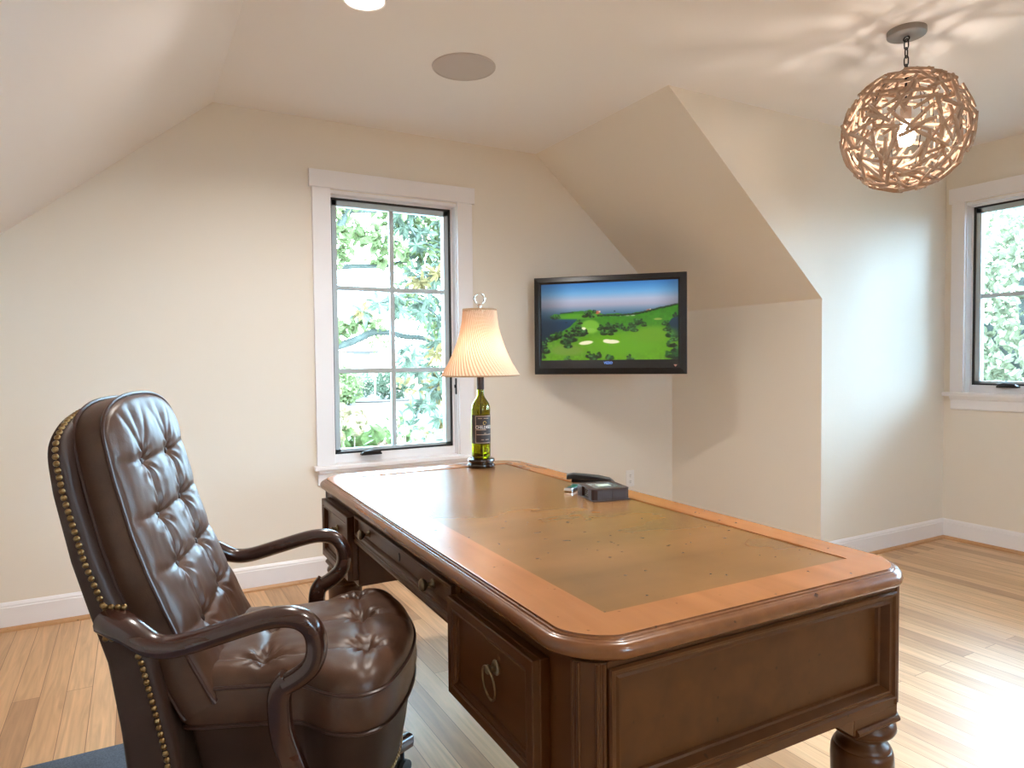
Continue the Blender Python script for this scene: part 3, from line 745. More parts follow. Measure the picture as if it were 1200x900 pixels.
# centre drawer and its rail (both long sides)
for sx in (-1, 1):
    xf = sx * .430
    rail = MB().box((min(sx * .36, sx * .42), -.425, .640), (max(sx * .36, sx * .42), .425, ZT))
    obj('apron_rail', rail, 'desk_case_y', desk, 0)
    lp = []
    for o_, z in ((0, .652), (.008, .650), (.012, .645), (.008, .640), (.012, .634), (.010, .626), (0, .622)): lp.append((sx * (.418 + o_), z))
    rm = MB().prism([(x, -.42, z) for x, z in lp] + [(sx * .37, -.42, .622), (sx * .37, -.42, .652)], (0, .84, 0))
    obj('rail_moulding', rm, 'desk_case_y', desk, 30)
    dr = obj('centre_drawer', MB().box((min(sx * .40, xf - sx * .008), -.404, .654), (max(sx * .40, xf - sx * .008), .404, .722)), 'desk_case_y', desk, 0, bevel=.002)
    P = lambda a, b_, h_, xf=xf, sx=sx: (xf + sx * h_, a, b_)
    obj('drawer_moulding', frame_mold(MB(), P, -.403, .655, .403, .721, [(0, -.009), (0, .002), (.001, .003), (.008, .003), (.010, .001), (.012, -.004), (.014, -.0075)]), 'desk_case_y', dr, 25)
    for yk in (-.27, .265):
        kb = MB().lathe([(.0005, -.004), (.011, -.004), (.012, 0), (.008, .003), (.0055, .006), (.005, .012), (.0075, .015), (.012, .0185), (.0155, .024), (.016, .028), (.012, .0325), (.0005, .034)], n=24, axis='x', cap=False)
        kb.map(lambda x, y_, z: (xf - sx * .006 + sx * x, yk + y_, .688 + z))
        obj('knob', kb, 'brass_old', dr)
    kh = MB().lathe([(.0005, .0035), (.006, .0035), (.0075, .0005)], n=20, axis='x', cap=False).map(lambda x, y_, z: (xf - sx * .0085 + sx * x, y_ - .02, .688 + z * 1.7))
    obj('keyhole', kh, 'black_plastic', dr)
obj('kneehole_panel', MB().box((-.36, -.425, .655), (.36, .425, .665)), 'desk_case_y', desk, 0)

# ================================================================== TABLE LAMP
LX, LY, LZ = 1.268, 2.560, TZ + .0003
lamp = thing('table_lamp', 'table lamp made from a green wine bottle with a pleated bell shade', 'lamp', (LX, LY, LZ), math.radians(-26.3))
bs = MB().lathe([(.050, 0), (.058, .002), (.059, .008), (.057, .013), (.050, .015), (.050, .019), (.055, .021), (.057, .026), (.055, .032), (.047, .036), (.0005, .036)], n=40)
obj('base', bs, 'lampwood', lamp)
for k in range(4):
    a = PI / 4 + k * PI / 2
    obj('base_foot', MB().lathe([(.010, 0), (.013, .004), (.012, .012), (.006, .016)], (.050 * math.cos(a), .050 * math.sin(a), 0), 14), 'lampwood', lamp)
RB = .0395
obp = [(.032, .037), (.037, .039), (RB, .044), (RB, .235), (.0385, .250), (.034, .264), (.026, .277), (.018, .289), (.0145, .300), (.0142, .37)]
ib = [(r_ - .0028, z) for r_, z in reversed(obp[2:])] + [(.034, .050), (.022, .064), (.010, .070), (.0005, .071)]
bt = MB().lathe(obp + ib, n=48, cap=False)
bt.lathe([(.0005, .037), (.032, .037)], n=48, cap=False)
obj('bottle', bt, 'bottle', lamp, 60)
obj('capsule', MB().lathe([(.0148, .322), (.0152, .326), (.0152, .378), (.0005, .378)], n=32), 'foil', lamp)
obj('cord_tube', MB().tube([(0, 0, .05), (0, 0, .33)], .0032, 10), 'lampwood', lamp)
# label wrapped on the bottle; angle 0 faces the camera (local -y)
CAMA = -PI / 2
def wrap(a_, z, r_): return (r_ * math.cos(CAMA + a_), r_ * math.sin(CAMA + a_), z)
lb = MB().grid(lambda i, j: wrap(-1.25 + 2.75 * i / 40, .098 + .118 * j / 6, RB + .0006), 41, 7)
lo = obj('label', lb, 'label', lamp)
A0, A1 = -.62, 1.42
fr = MB()
for (a0, a1, z0, z1) in ((A0, A1, .211, .2135), (A0, A1, .1005, .103), (A0, A0 + .07, .1005, .2135), (A1 - .05, A1, .1005, .2135), (A0 + .3, A0 + .75, .202, .2045), (A0 + .9, A0 + 1.5, .202, .2045), (A0 + .1, .25, .1735, .175), (.65, A1 - .1, .1735, .175),
                         (A0 + .12, .55, .1545, .158), (A0 + .15, A1 - .1, .1345, .1375), (.30, .55, .140, .1425), (.0, .3, .1135, .116), (.45, .9, .1135, .116)):
    fr.grid(lambda i, j: wrap(a0 + (a1 - a0) * i / 14, z0 + (z1 - z0) * j, RB + .0010), 15, 2)
obj('label_border', fr, 'label_line', lo)
tm = text_mesh('CHILDRESS', .0165, .0002, 'LEFT', bold=.0002)
mnx = min(v.co.x for v in tm.vertices); mxx = max(v.co.x for v in tm.vertices)
for v in tm.vertices: v.co = wrap(A0 + .03 + (v.co.x - mnx) / (mxx - mnx) * (A1 - A0 - .06), v.co.y * 1.0 + .166, RB + .0011 + max(0, v.co.z))
obj('label_lettering', tm, 'label_text', lo)
sp = []
for k in range(40):
    f = k / 39; a = .2 + 5.2 * f; sp.append(wrap(.38 + .19 * math.cos(a) * (1 - .4 * f), .181 + .010 * math.sin(a) * (1 - .4 * f) + .004 * f, RB + .0014))
obj('label_emblem', MB().tube(sp, .0013, 6), 'gold', lo)
# shade
SB = .378
prs = [(0, .166), (.010, .1605), (.055, .134), (.090, .117), (.130, .101), (.165, .089), (.196, .081), (.235, .0745), (.276, .071)]
NP = 66
def shade_pt(i, j, n=NP * 6, m=40):
    h_ = .276 * j / m; k = (i % 6) / 6
    r_ = interp(prs, h_) + .0045 * (k if k < .7 else (1 - k) * 2.3) - .003
    ph = 2 * PI * i / n - 3.4 * h_ + 1.3 * h_ * h_
    return (r_ * math.cos(ph), r_ * math.sin(ph), SB + h_)
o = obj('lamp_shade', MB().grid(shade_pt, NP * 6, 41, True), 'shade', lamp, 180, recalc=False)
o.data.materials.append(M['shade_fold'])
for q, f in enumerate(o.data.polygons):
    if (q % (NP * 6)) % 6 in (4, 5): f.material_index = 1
for h_, dh, r_ in ((-.001, .006, .1665), (.272, .007, .0715)):
    tr = MB().lathe([(r_ - .001, SB + h_), (r_ + .0012, SB + h_), (r_ + .0012 - .001, SB + h_ + dh), (r_ - .002, SB + h_ + dh), (r_ - .001, SB + h_)], n=64, cap=False)
    obj('shade_trim', tr, 'shade_trim', lamp)
obj('harp', MB().tube([(0, 0, .378), (0, 0, .40)], .010, 12).tube(catmull([(0, 0, .395), (.045, 0, .44), (.055, 0, .52), (.03, 0, .62), (0, 0, .655)], 6), .002, 6).tube(catmull([(0, 0, .395), (-.045, 0, .44), (-.055, 0, .52), (-.03, 0, .62), (0, 0, .655)], 6), .002, 6), 'brass_old', lamp)
obj('light_bulb', MB().lathe([(.013, .40), (.014, .43), (.026, .46), (.029, .485), (.022, .508), (.0005, .515)], n=24, cap=False), emis('lamp_bulb', (1.0, .80, .62), 13), lamp)
sp_ = MB()
for k in range(3):
    a = 2 * PI * k / 3; sp_.tube([(0, 0, .654), (.071 * math.cos(a), .071 * math.sin(a), .652)], .0018, 6)
obj('spider', sp_, 'brass_old', lamp)
fi = MB().tube([(.021 * math.cos(a), 0, .700 + .022 * math.sin(a)) for a in np.linspace(0, 2 * PI, 33)[:-1]], .0042, 10, closed=True)
fi.lathe([(.004, .652), (.006, .660), (.010, .668), (.010, .672), (.005, .678)], n=16)
obj('finial', fi, 'acrylic', lamp)

# ================================================================== DESK ACCESSORIES
FZ = .7725
cx_, cy_ = 1.317, 1.775
ch = thing('coaster_holder', 'square brown coaster box with a glass lid on the desk', 'coaster box', (cx_, cy_, FZ), math.radians(-12))
ch.scale = (1.1, 1.1, 1)
def rrect(w_, d_, r_, z, n=6):
    out = []
    for sx, sy, a0 in ((1, -1, -90), (1, 1, 0), (-1, 1, 90), (-1, -1, 180)):
        for k in range(n + 1):
            a = math.radians(a0 + 90 * k / n); out.append((sx * (w_ - r_) + r_ * math.cos(a), sy * (d_ - r_) + r_ * math.sin(a), z))
    return out
bw, bd = .058, .058
wl = MB()
def cpart(x0, y0, x1, y1, z0, z1): wl.box((x0, y0, z0), (x1, y1, z1))
cpart(-bw, -bd, bw, bd, 0, .005)
hb = .036
# walls leaving a slot in the left side
wl.prism([(x, y_, .005) for x, y_, _ in ([(-.0, -bd, 0), (bw - .014, -bd, 0), (bw - .004, -bd + .004, 0), (bw, -bd + .014, 0), (bw, bd, 0), (bw - .008, bd, 0), (bw - .008, -bd + .016, 0), (bw - .016, -bd + .008, 0), (0, -bd + .008, 0)])], (0, 0, hb - .005))
wl.prism([(x, y_, .005) for x, y_, _ in ([(0, -bd, 0), (0, -bd + .008, 0), (-bw + .016, -bd + .008, 0), (-bw + .008, -bd + .016, 0), (-bw + .008, -.022, 0), (-bw, -.022, 0), (-bw, -bd + .014, 0), (-bw + .004, -bd + .004, 0), (-bw + .014, -bd, 0)])], (0, 0, hb - .005))
wl.box((-bw, .022, .005), (-bw + .008, bd, hb)); wl.box((-bw + .008, bd - .008, .005), (bw - .008, bd, hb))
brn = simple('dark_brown_stitched_leather', (.038, .020, .017), .45, bump=.1, bscale=300)
obj('box', wl, brn, ch, 20, bevel=.0012)
for k in range(4):
    z0 = .007 + k * .0068
    obj('coaster', MB().loops([rrect(.0492, .0485, .004, z0), rrect(.0492, .0485, .004, z0 + .0045)]), simple('grey_coaster', (.22, .19, .17), .5) if k == 0 else bpy.data.materials['grey_coaster'], ch, 20)
obj('lid', MB().loops([rrect(bw, bd, .014, hb), rrect(bw, bd, .014, hb + .003), rrect(bw - .003, bd - .003, .012, hb + .0045), rrect(.043, .043, .004, hb + .0045), rrect(.043, .043, .004, hb + .0025)], cap1=False), brn, ch, 20)
obj('glass_top', MB().box((-.0435, -.0435, hb + .0012), (.0435, .0435, hb + .0036)), simple('smoky_glass', (.10, .105, .10), .08), ch, 0)
obj('plaque', MB().box((-.020, -.014, hb + .0036), (.020, .014, hb + .0044)), simple('pale_green_plaque', (.50, .60, .53), .3), ch, 0)

stp = thing('stapler', 'black stapler on the desk behind the coaster box', 'stapler', (1.395, 1.955, FZ), math.radians(-36))
def side_prism(mb, pts, hw_): return mb.prism([(x, -hw_, z) for x, z in pts], (0, 2 * hw_, 0))
obj('base', side_prism(MB(), [(-.07, 0), (.085, 0), (.085, .006), (.06, .009), (-.065, .007)], .017), 'black_plastic', stp, 0, bevel=.002)
obj('magazine', side_prism(MB(), [(-.068, .014), (.07, .010), (.07, .020), (-.066, .026)], .009), 'dark_metal', stp, 0, bevel=.0015)
obj('top_cover', side_prism(MB(), [(-.084, .025), (-.083, .042), (-.060, .0455), (-.02, .043), (.03, .038), (.068, .030), (.084, .018), (.086, .008), (.070, .010), (.066, .021), (-.03, .028)], .0165), 'black_plastic', stp, 40, bevel=.003)
obj('pivot', MB().lathe([(.005, -.0185), (.005, .0185)], (.072, 0, .020), 14, 'y'), 'chrome', stp)

gd = thing('pocket_case', 'small flat black and green case with a chrome end, on the desk', 'case', (1.300, 1.925, FZ), math.radians(30))
obj('body', side_prism(MB(), [(-.030, .001), (.034, .001), (.036, .006), (.034, .012), (-.028, .014), (-.033, .010)], .014), 'black_plastic', gd, 0, bevel=.003)
obj('top_plate', MB().box((-.014, -.012, .0128), (.030, .012, .0148)), simple('green_enamel', (.03, .16, .11), .25), gd, 0, bevel=.001)
obj('end_cap', side_prism(MB(), [(-.040, .001), (-.028, .0005), (-.028, .0145), (-.038, .0135), (-.042, .006)], .0145), 'chrome', gd, 0, bevel=.002)

# ================================================================== RUG
rg = MB().box((-1.05, .0, .0005), (-.03, 2.478, .010))
tag(obj('area_rug', rg, 'rug', None, 0, bevel=.004), 'blue grey woven rug on the oak floor behind the leather chair', 'rug')

# ================================================================== CHAIR
chair = thing('swivel_armchair', 'tufted brown leather executive armchair with wooden arms and brass nails', 'armchair', (.42, 1.67, 0), math.radians(-20))
UF = [(.48, -.215), (.55, -.252), (.62, -.286), (.70, -.320), (.785, -.354), (.865, -.381), (.985, -.412), (1.083, -.432), (1.16, -.446)]
def back_pt(v, z, h_):
    e = .01
    u0, u1 = interp(UF, z - e), interp(UF, z + e)
    n = Vector((2 * e, 0, -(u1 - u0))).normalized()
    return Vector((interp(UF, z), v, z)) + n * h_
BW, BZ0, BZC, BZT = .218, .505, 1.045, 1.148
def ztop(s): return BZC + (BZT - BZC) * (max(0, 1 - abs(s) ** 2.5)) ** (1 / 2.5)
def seg_d(p, a, b):
    ax, ay = a; bx_, by = b; px, py = p
    dx, dy = bx_ - ax, by - ay; t_ = max(0, min(1, ((px - ax) * dx + (py - ay) * dy) / (dx * dx + dy * dy)))
    return math.hypot(px - ax - t_ * dx, py - ay - t_ * dy), t_
ZR = [(1.000, 1.004), (.878, .890), (.763, .775), (.636, .662)]
BB = [(-.08, a) for a, b in ZR] + [(.08, b) for a, b in ZR]
BS = []
for k in range(4):
    BS.append(((-.08, ZR[k][0]), (.08, ZR[k][1]), 1.0)); BS.append(((-.08, ZR[k][0]), (-.205, ZR[k][0] + .012), .8)); BS.append(((.08, ZR[k][1]), (.205, ZR[k][1] + .012), .8))
    if k < 3: BS.append(((-.08, ZR[k][0]), (-.08, ZR[k + 1][0]), .7)); BS.append(((.08, ZR[k][1]), (.08, ZR[k + 1][1]), .7))
for s_ in (-1, 1):
    z_ = ZR[0][0 if s_ < 0 else 1]
    for dv in (-.06, -.02, .03): BS.append(((s_ * .08, z_), (s_ * .08 + dv * 1.3, 1.115), .35))
    z_ = ZR[3][0 if s_ < 0 else 1]; BS.append(((s_ * .08, z_), (s_ * .07, .53), .6))
def tuft(p, buttons, segs, db=.020, ds=.010, rb=.020, rs_=.011, rad=.0028):
    h_ = 0
    for b in buttons:
        d = math.hypot(p[0] - b[0], p[1] - b[1])
        if d < .12:
            h_ -= db * math.exp(-d / rb)
            an = math.atan2(p[1] - b[1], p[0] - b[0]); h_ += rad * math.cos(an * 9 + b[0] * 40) * math.exp(-((d - .028) / .022) ** 2)
    ms = 0
    for a, b, w_ in segs:
        d, t_ = seg_d(p, a, b)
        if d < .06: ms = max(ms, w_ * ds * math.exp(-(d / rs_)))
    h_ -= ms
    h_ += .0030 * noise.noise(Vector((p[0] * 16, p[1] * 16, 3.1))) + .0012 * noise.noise(Vector((p[0] * 45, p[1] * 30, 1.7)))
    return h_
NS, NTT = 93, 131
def puff(x, p): return max(0.0, 1 - abs(x) ** p)
def cush_front(i, j):
    s = -1 + 2 * i / (NS - 1); t_ = j / (NTT - 1)
    s = math.copysign(abs(s) ** .85, s)
    zt_ = ztop(s); z = BZ0 + (zt_ - BZ0) * (1 - (1 - t_) ** 1.0); v = s * BW
    f = math.sqrt(puff(s, 5)) * math.sqrt(puff(2 * t_ - 1, 9))
    h_ = f * (.026 + tuft((v, z), BB, BS))
    return back_pt(v, z, h_)
cu = MB().grid(cush_front, NS, NTT)
def outl(n=220):
    pts = []
    for k in range(41): pts.append((-BW + 2 * BW * k / 40, BZ0))
    for k in range(1, 46): pts.append((BW, BZ0 + (BZC - BZ0) * k / 45))
    for k in range(1, 64):
        a = PI * k / 64; c = math.cos(a); s_ = math.copysign(abs(c) ** .8, c); pts.append((BW * s_, ztop(s_)))
    for k in range(45, 0, -1): pts.append((-BW, BZ0 + (BZC - BZ0) * k / 45))
    return pts
OL = outl()
def bthick(z): return .056 + .012 * (1 - min(1, max(0, (z - .5) / .5)))
bx_l = []
for q in (0, .15, .5, .85, 1.0):
    lp = []
    for v, z in OL:
        bul = 1 + .022 * math.sin(PI * q)
        zz = BZ0 + (z - BZ0) * (1 + .004 * math.sin(PI * q)); wr = .003 * noise.noise(Vector((v * 9, z * 26, q * 3))) * math.sin(PI * q)
        lp.append(back_pt(v * (bul + wr / BW), zz, -q * bthick(z)))
    bx_l.append(lp)
cu.loops(bx_l, cap0=False, cap1=True)
cush = obj('back_cushion', cu, 'leather', chair, 60, recalc=True)
for q in (0, 1): obj('piping', MB().tube([back_pt(v * 1.012, z + (.003 if z > 1.0 else 0), -q * bthick(z) + (.001 if q == 0 else 0)) for v, z in OL], .0042, 7, closed=True), 'piping', cush)
for b in BB: obj('tuft_button', MB().lathe([(.0005, .004), (.006, .003), (.008, 0), (.006, -.003)], n=12, axis='x', cap=False).map(lambda x, y_, z, b=b: back_pt(b[0] + y_, b[1] + z, .026 - .0195 + x)), 'leather_dk', cush)
# upholstered back shell
UO = [(.25, -.372), (.418, -.388), (.48, -.394), (.62, -.415), (.708, -.442), (.83, -.477), (.965, -.505), (1.058, -.516), (1.15, -.520)]
UN = [(.25, -.298), (.42, -.308), (.53, -.330), (.63, -.353), (.714, -.408), (.828, -.449), (.965, -.484), (1.06, -.499), (1.15, -.506)]
SW, SZ0_, SZC, SZT = .268, .25, 1.015, 1.128
def sztop(s): return SZC + (SZT - SZC) * (max(0, 1 - abs(s) ** 2.6)) ** (1 / 2.6)
SO = [(-SW, SZ0_ + (SZC - SZ0_) * k / 50) for k in range(50)]
for k in range(0, 61):
    a = PI - PI * k / 60; c = math.cos(a); s_ = math.copysign(abs(c) ** .8, c); SO.append((SW * s_, sztop(s_)))
SO += [(SW, SZ0_ + (SZC - SZ0_) * k / 50) for k in range(49, -1, -1)]
def shell_pt(v, z, q, k=1.0):
    """q 0 = outer back edge, 1 = front edge"""
    uo, un = interp(UO, z), interp(UN, z) + .016
    return Vector((uo + (un - uo) * q, v * k, z if z > .9 else z))
sl = []
cz_ = .70
for q, k, bb in ((0, .0, -.030), (0, .55, -.024), (0, .82, -.012), (0, .95, -.003), (.05, .99, 0), (.16, 1, 0), (.6, 1, 0), (.84, .99, 0), (.95, .975, 0), (1, .95, 0), (.97, .86, 0), (.9, .5, 0), (.9, 0, 0)):
    lp = []
    for v, z in SO:
        zz = cz_ + (z - cz_) * k if z > cz_ else cz_ + (z - cz_) * min(1, k * 1.001)
        p = shell_pt(v, zz, q, k); p.x += bb; lp.append(p)
    sl.append(lp)
shell = obj('back_shell', MB().loops(sl, cap0=False, cap1=False), 'leather_dk', chair, 50)
# nail heads along the front edge of the shell
nm = MB().lathe([(.0062, 0), (.0058, .0022), (.0040, .0038), (.0015, .0046), (.0003, .0047)], n=12, cap=False).mesh('nail', 180)
nm.materials.append(M['nail'])
path = [(v, z) for v, z in SO if z > .30]
pos = []; acc = 0; step = .0135
for (v0, z0), (v1, z1) in zip(path, path[1:]):
    dl = math.hypot(v1 - v0, z1 - z0)
    while acc < dl:
        f = acc / dl; v, z = v0 + (v1 - v0) * f, z0 + (z1 - z0) * f
        nrm = Vector((0, -(z1 - z0), v1 - v0)).normalized()
        pos.append((Vector((interp(UN, z), v, z)) + nrm * .0008, nrm)); acc += step
    acc -= dl
pos = [p for p in pos if not (abs(p[0].y) > SW - .01 and .640 < p[0].z < .695)]
def place_nail(p, n_, par):
    o = bpy.data.objects.new('nail', nm); COL.objects.link(o); o.parent = par
    o.matrix_local = Matrix.Translation(p) @ n_.to_track_quat('Z', 'Y').to_matrix().to_4x4()
for p, n_ in pos[:96]: place_nail(p, n_, shell)
rest = MB()
for p, n_ in pos[96:]:
    mt = Matrix.Translation(p) @ n_.to_track_quat('Z', 'Y').to_matrix().to_4x4()
    rest.add([mt @ v.co for v in nm.vertices], [tuple(f.vertices) for f in nm.polygons])
o = obj('nails', rest, 'nail', shell, 180); o['kind'] = 'stuff'
# seat cushion (T shaped, rounded front)
half = [(-.300, -.10), (-.300, -.185), (-.270, -.203), (-.200, -.206), (-.118, -.211), (-.060, -.218), (-.030, -.238), (.004, -.268), (.045, -.287), (.090, -.287), (.128, -.258), (.158, -.190), (.181, -.105), (.192, 0)]
full = [(u, v, 0) for u, v in half] + [(u, -v, 0) for u, v in reversed(half[:-1])]
SOUT = [(p.x, p.y) for p in catmull(full, 6, True)]
SCU = -.055
SBT = [(-.137, -.183), (.085, -.172), (-.150, .03), (.062, .02), (-.14, .20)][:4] + [(.04, .20)]
SBT = [(-.137, -.150), (.085, -.150), (-.150, .030), (.062, .030), (-.160, .19), (.04, .20)]
SSG = []
for a, b in ((0, 1), (2, 3), (4, 5), (0, 2), (2, 4), (1, 3), (3, 5)): SSG.append((SBT[a], SBT[b], .8))
for a, tgt in ((1, (.17, -.16)), (3, (.185, .03)), (5, (.15, .20)), (0, (-.137, -.20)), (1, (.085, -.275)), (0, (-.28, -.15)), (2, (-.28, .03)), (5, (.05, .275)), (4, (-.15, .205))): SSG.append((SBT[a], tgt, .65))
NR = 46
def seat_pt(i, j):
    k = (j / (NR - 1)); k = 1 - (1 - k) ** 1.4
    u, v = SOUT[i]; u, v = SCU + (u - SCU) * k, v * k
    f = math.sqrt(puff(k, 8))
    return (u, v, .528 + f * (.048 + tuft((u, v), SBT, SSG, .030, .012, .020, .012, .0042)) + .012 * math.exp(-((u - .10) / .10) ** 2) * f)
NSO = len(SOUT)
st = MB().grid(seat_pt, NSO, NR, True)
lps = []
for q in (0, .12, .5, .88, 1):
    lps.append([(SCU + (u - SCU) * (1 + .03 * math.sin(PI * q) - .01 * q), v * (1 + .03 * math.sin(PI * q) - .01 * q) , .528 - .082 * q + .002 * noise.noise(Vector((u * 30, v * 30, q * 4)))) for u, v in SOUT])
lps.append([(SCU + (u - SCU) * .9, v * .9, .444) for u, v in SOUT])
st.loops(lps, cap0=False, cap1=True)
seat = obj('seat_cushion', st, 'leather', chair, 60)
for z, k in ((.5285, 1.006), (.446, 1.0)): obj('piping', MB().tube([(SCU + (u - SCU) * k, v * k, z) for u, v in SOUT], .0042, 7, closed=True), 'piping', seat)
for b in SBT: obj('tuft_button', MB().lathe([(.008, -.003), (.008, 0), (.006, .003), (.0005, .004)], (b[0], b[1], .540), 12, cap=False), 'leather_dk', seat)
# upholstered seat rail, tapering down
lps = []
for z, k in ((.446, .93), (.44, .955), (.40, .945), (.33, .90), (.27, .845), (.255, .825), (.25, .6)): lps.append([(SCU + (u - SCU) * k, v * k * (.93 if z < .42 else 1), z) for u, v in SOUT])
rl = obj('seat_rail', MB().loops(lps), 'leather_dk', chair, 50)
cnt = 0
for i in range(0, NSO):
    u, v = SOUT[i]
    if u > -.02 and cnt < 60:
        u2, v2 = SOUT[(i + 1) % NSO]; dl = math.hypot(u2 - u, v2 - v); nn = max(1, int(dl / .012))
        for q in range(nn):
            uu, vv = u + (u2 - u) * q / nn, v + (v2 - v) * q / nn
            nrm = Vector((v2 - v, -(u2 - u), 0)).normalized()
            place_nail(Vector((SCU + (uu - SCU) * .848, vv * .848 * .93, .272)) + nrm * .001, nrm, rl); cnt += 1
# gooseneck arms
for sv in (-1, 1):
    ctr = [(-.405, .268, .712), (-.385, .285, .708), (-.358, .300, .699), (-.313, .312, .673), (-.266, .316, .670), (-.186, .318, .690), (-.105, .318, .711), (-.058, .318, .714), (-.026, .318, .702), (-.008, .317, .676),
           (-.005, .316, .640), (-.016, .314, .610), (-.040, .311, .588), (-.068, .306, .572)]
    pts = catmull([(a, sv * b, c) for a, b, c in ctr], 6)
    n_ = len(pts)
    rd = []
    for k in range(n_):
        f = k / (n_ - 1)
        ra = interp([(0, .034), (.12, .030), (.25, .0245), (.5, .023), (.75, .022), (1, .021)], f); rb = interp([(0, .026), (.15, .023), (.25, .020), (.5, .0195), (.7, .0205), (.85, .021), (1, .021)], f)
        rd.append((ra, rb))
    ar = obj('arm', MB().tube(pts, rd, 16, power=2.4), 'mahogany', chair, 60)
    leg_ = catmull([(-.060, sv * .307, .584), (-.078, sv * .304, .560), (-.082, sv * .300, .52), (-.078, sv * .292, .46), (-.062, sv * .276, .39), (-.046, sv * .262, .33), (-.040, sv * .255, .27)], 6)
    obj('arm_post', MB().tube(leg_, [(.0235, .019)] * len(leg_), 16, up=(0, 1, 0), power=3.5), 'mahogany', ar, 50)
    for k in range(7):
        if k > 3: continue
        for dz in (.030, -.030):
            place_nail(Vector((-.415 + k * .012, sv * .2695, .708 + dz - k * .001 + (.002 if dz > 0 else -.002))), Vector((0, sv, 0)), ar)
# swivel base: column, hub, four legs, casters
BU = -.085
obj('column', MB().lathe([(.03, .12), (.03, .25), (.06, .252), (.06, .258)], (BU, 0, 0), 24), 'dark_metal', chair)
obj('hub', MB().lathe([(.05, .085), (.058, .10), (.058, .135), (.045, .15), (.03, .152)], (BU, 0, 0), 28), 'mahogany', chair)
for k in range(4):
    a = math.radians(50) if k == 0 else math.radians([50, 130, 230, 310][k])
    c, s_ = math.cos(a), math.sin(a)
    pts = catmull([(BU + c * r_, s_ * r_, z) for r_, z in ((.04, .118), (.15, .128), (.25, .112), (.34, .100), (.40, .094))], 5)
    lg = obj('leg', MB().tube(pts, [(.026 - .004 * q / len(pts), .024 - .003 * q / len(pts)) for q in range(len(pts))], 12, power=3.5, up=(0, 0, 1)), 'mahogany', chair, 50)
    wx, wy = BU + c * .372, s_ * .372
    cw = MB().tube([(wx - s_ * .017, wy + c * .017, .0265), (wx - s_ * .005, wy + c * .005, .0265)], .022, 18).tube([(wx + s_ * .005, wy - c * .005, .0265), (wx + s_ * .017, wy - c * .017, .0265)], .022, 18)
    cw.tube([(wx - s_ * .006, wy + c * .006, .0265), (wx + s_ * .006, wy - c * .006, .0265)], .006, 10).tube([(wx, wy, .03), (wx, wy, .075)], .007, 10)
    obj('caster', cw, 'rubber', lg, 40)

# ================================================================== OUTDOORS
GZ = -.35
def scol(r, g_, b_, k=1.0):
    """outdoor albedo that the bright overcast sky lifts to the photograph's pale tones"""
    f = lambda c: (c / 255 / 12.92 if c / 255 <= .04045 else ((c / 255 + .055) / 1.055) ** 2.4)
    return tuple(min(.8, f(c) / (SKY * w_) / 2 ** EXPO * k * 6.6) for c, w_ in zip((r, g_, b_), SKYCOL))
M['lawn'] = simple('mown_lawn', scol(212, 222, 208, .32), .9, var=.25, vscale=.6)
M['mulch'] = simple('bark_mulch', scol(200, 190, 185, .22), .9, var=.3, vscale=3)
M['bark'] = simple('grey_bark', scol(120, 152, 160), .9, var=.3, vscale=12)
M['bark_pale'] = simple('pale_bark', scol(225, 235, 235), .9)
M['leaf_pale'] = leaf_mat('pale_green_leaves', scol(185, 235, 185, 1.15))
M['leaf_mag'] = leaf_mat('blue_green_leaves', scol(150, 196, 190, 1.1), .5)
M['leaf_olive'] = leaf_mat('olive_leaves', scol(205, 212, 165, 1.1), .4)
M['leaf_hyd'] = leaf_mat('hydrangea_leaves', scol(165, 222, 165, 1.1), .5)
M['leaf_dark'] = leaf_mat('dark_hedge_leaves', scol(135, 178, 165, 1.2), .45)
M['leaf_far'] = leaf_mat('far_pale_leaves', scol(190, 228, 210, 1.3), .45)
M['flower'] = leaf_mat('white_green_florets', scol(232, 250, 222, 1.25), .15)
M['flower_white'] = leaf_mat('white_florets', scol(248, 252, 248, 1.6), .1)
M['siding'] = simple('white_house_siding', scol(250, 252, 255, 1.5), .8)
M['house_window'] = simple('far_house_window', scol(185, 205, 215), .3)
M['roofing'] = simple('pale_grey_roofing', scol(215, 225, 230, 1.3), .9)
rl_ = random.Random(5)
def leaf(mb, p, d, nrm, ln, wd, curl=.15):
    d = Vector(d).normalized(); n_ = Vector(nrm); n_ = (n_ - d * n_.dot(d))
    n_ = n_.normalized() if n_.length > 1e-4 else d.orthogonal().normalized()
    s_ = d.cross(n_); p = Vector(p)
    vs = [p, p + d * ln * .35 + s_ * wd / 2 + n_ * wd * .12, p + d * ln * .7 + s_ * wd * .42 + n_ * wd * .05, p + d * ln - n_ * ln * curl, p + d * ln * .7 - s_ * wd * .42 + n_ * wd * .05, p + d * ln * .35 - s_ * wd / 2 + n_ * wd * .12, p + d * ln * .5 - n_ * ln * curl * .3]
    mb.add(vs, [(0, 1, 6), (1, 2, 6), (2, 3, 6), (3, 4, 6), (4, 5, 6), (5, 0, 6)])
def rvec():
    while True:
        v = Vector((rl_.uniform(-1, 1), rl_.uniform(-1, 1), rl_.uniform(-1, 1)))
        if .05 < v.length < 1: return v
def cloud(mb, c, rad, n_, ln, wd, shell=.0, droop=.3):
    c = Vector(c)
    for _ in range(n_):
        v = rvec(); v = v.normalized() * max(v.length, shell)
        p = c + Vector((v.x * rad[0], v.y * rad[1], v.z * rad[2]))
        d = (rvec().normalized() + v * .6 + Vector((0, 0, -droop))); k = rl_.uniform(.7, 1.25)
        leaf(mb, p, d, rvec() + Vector((0, -.3, .8)), ln * k, wd * k)
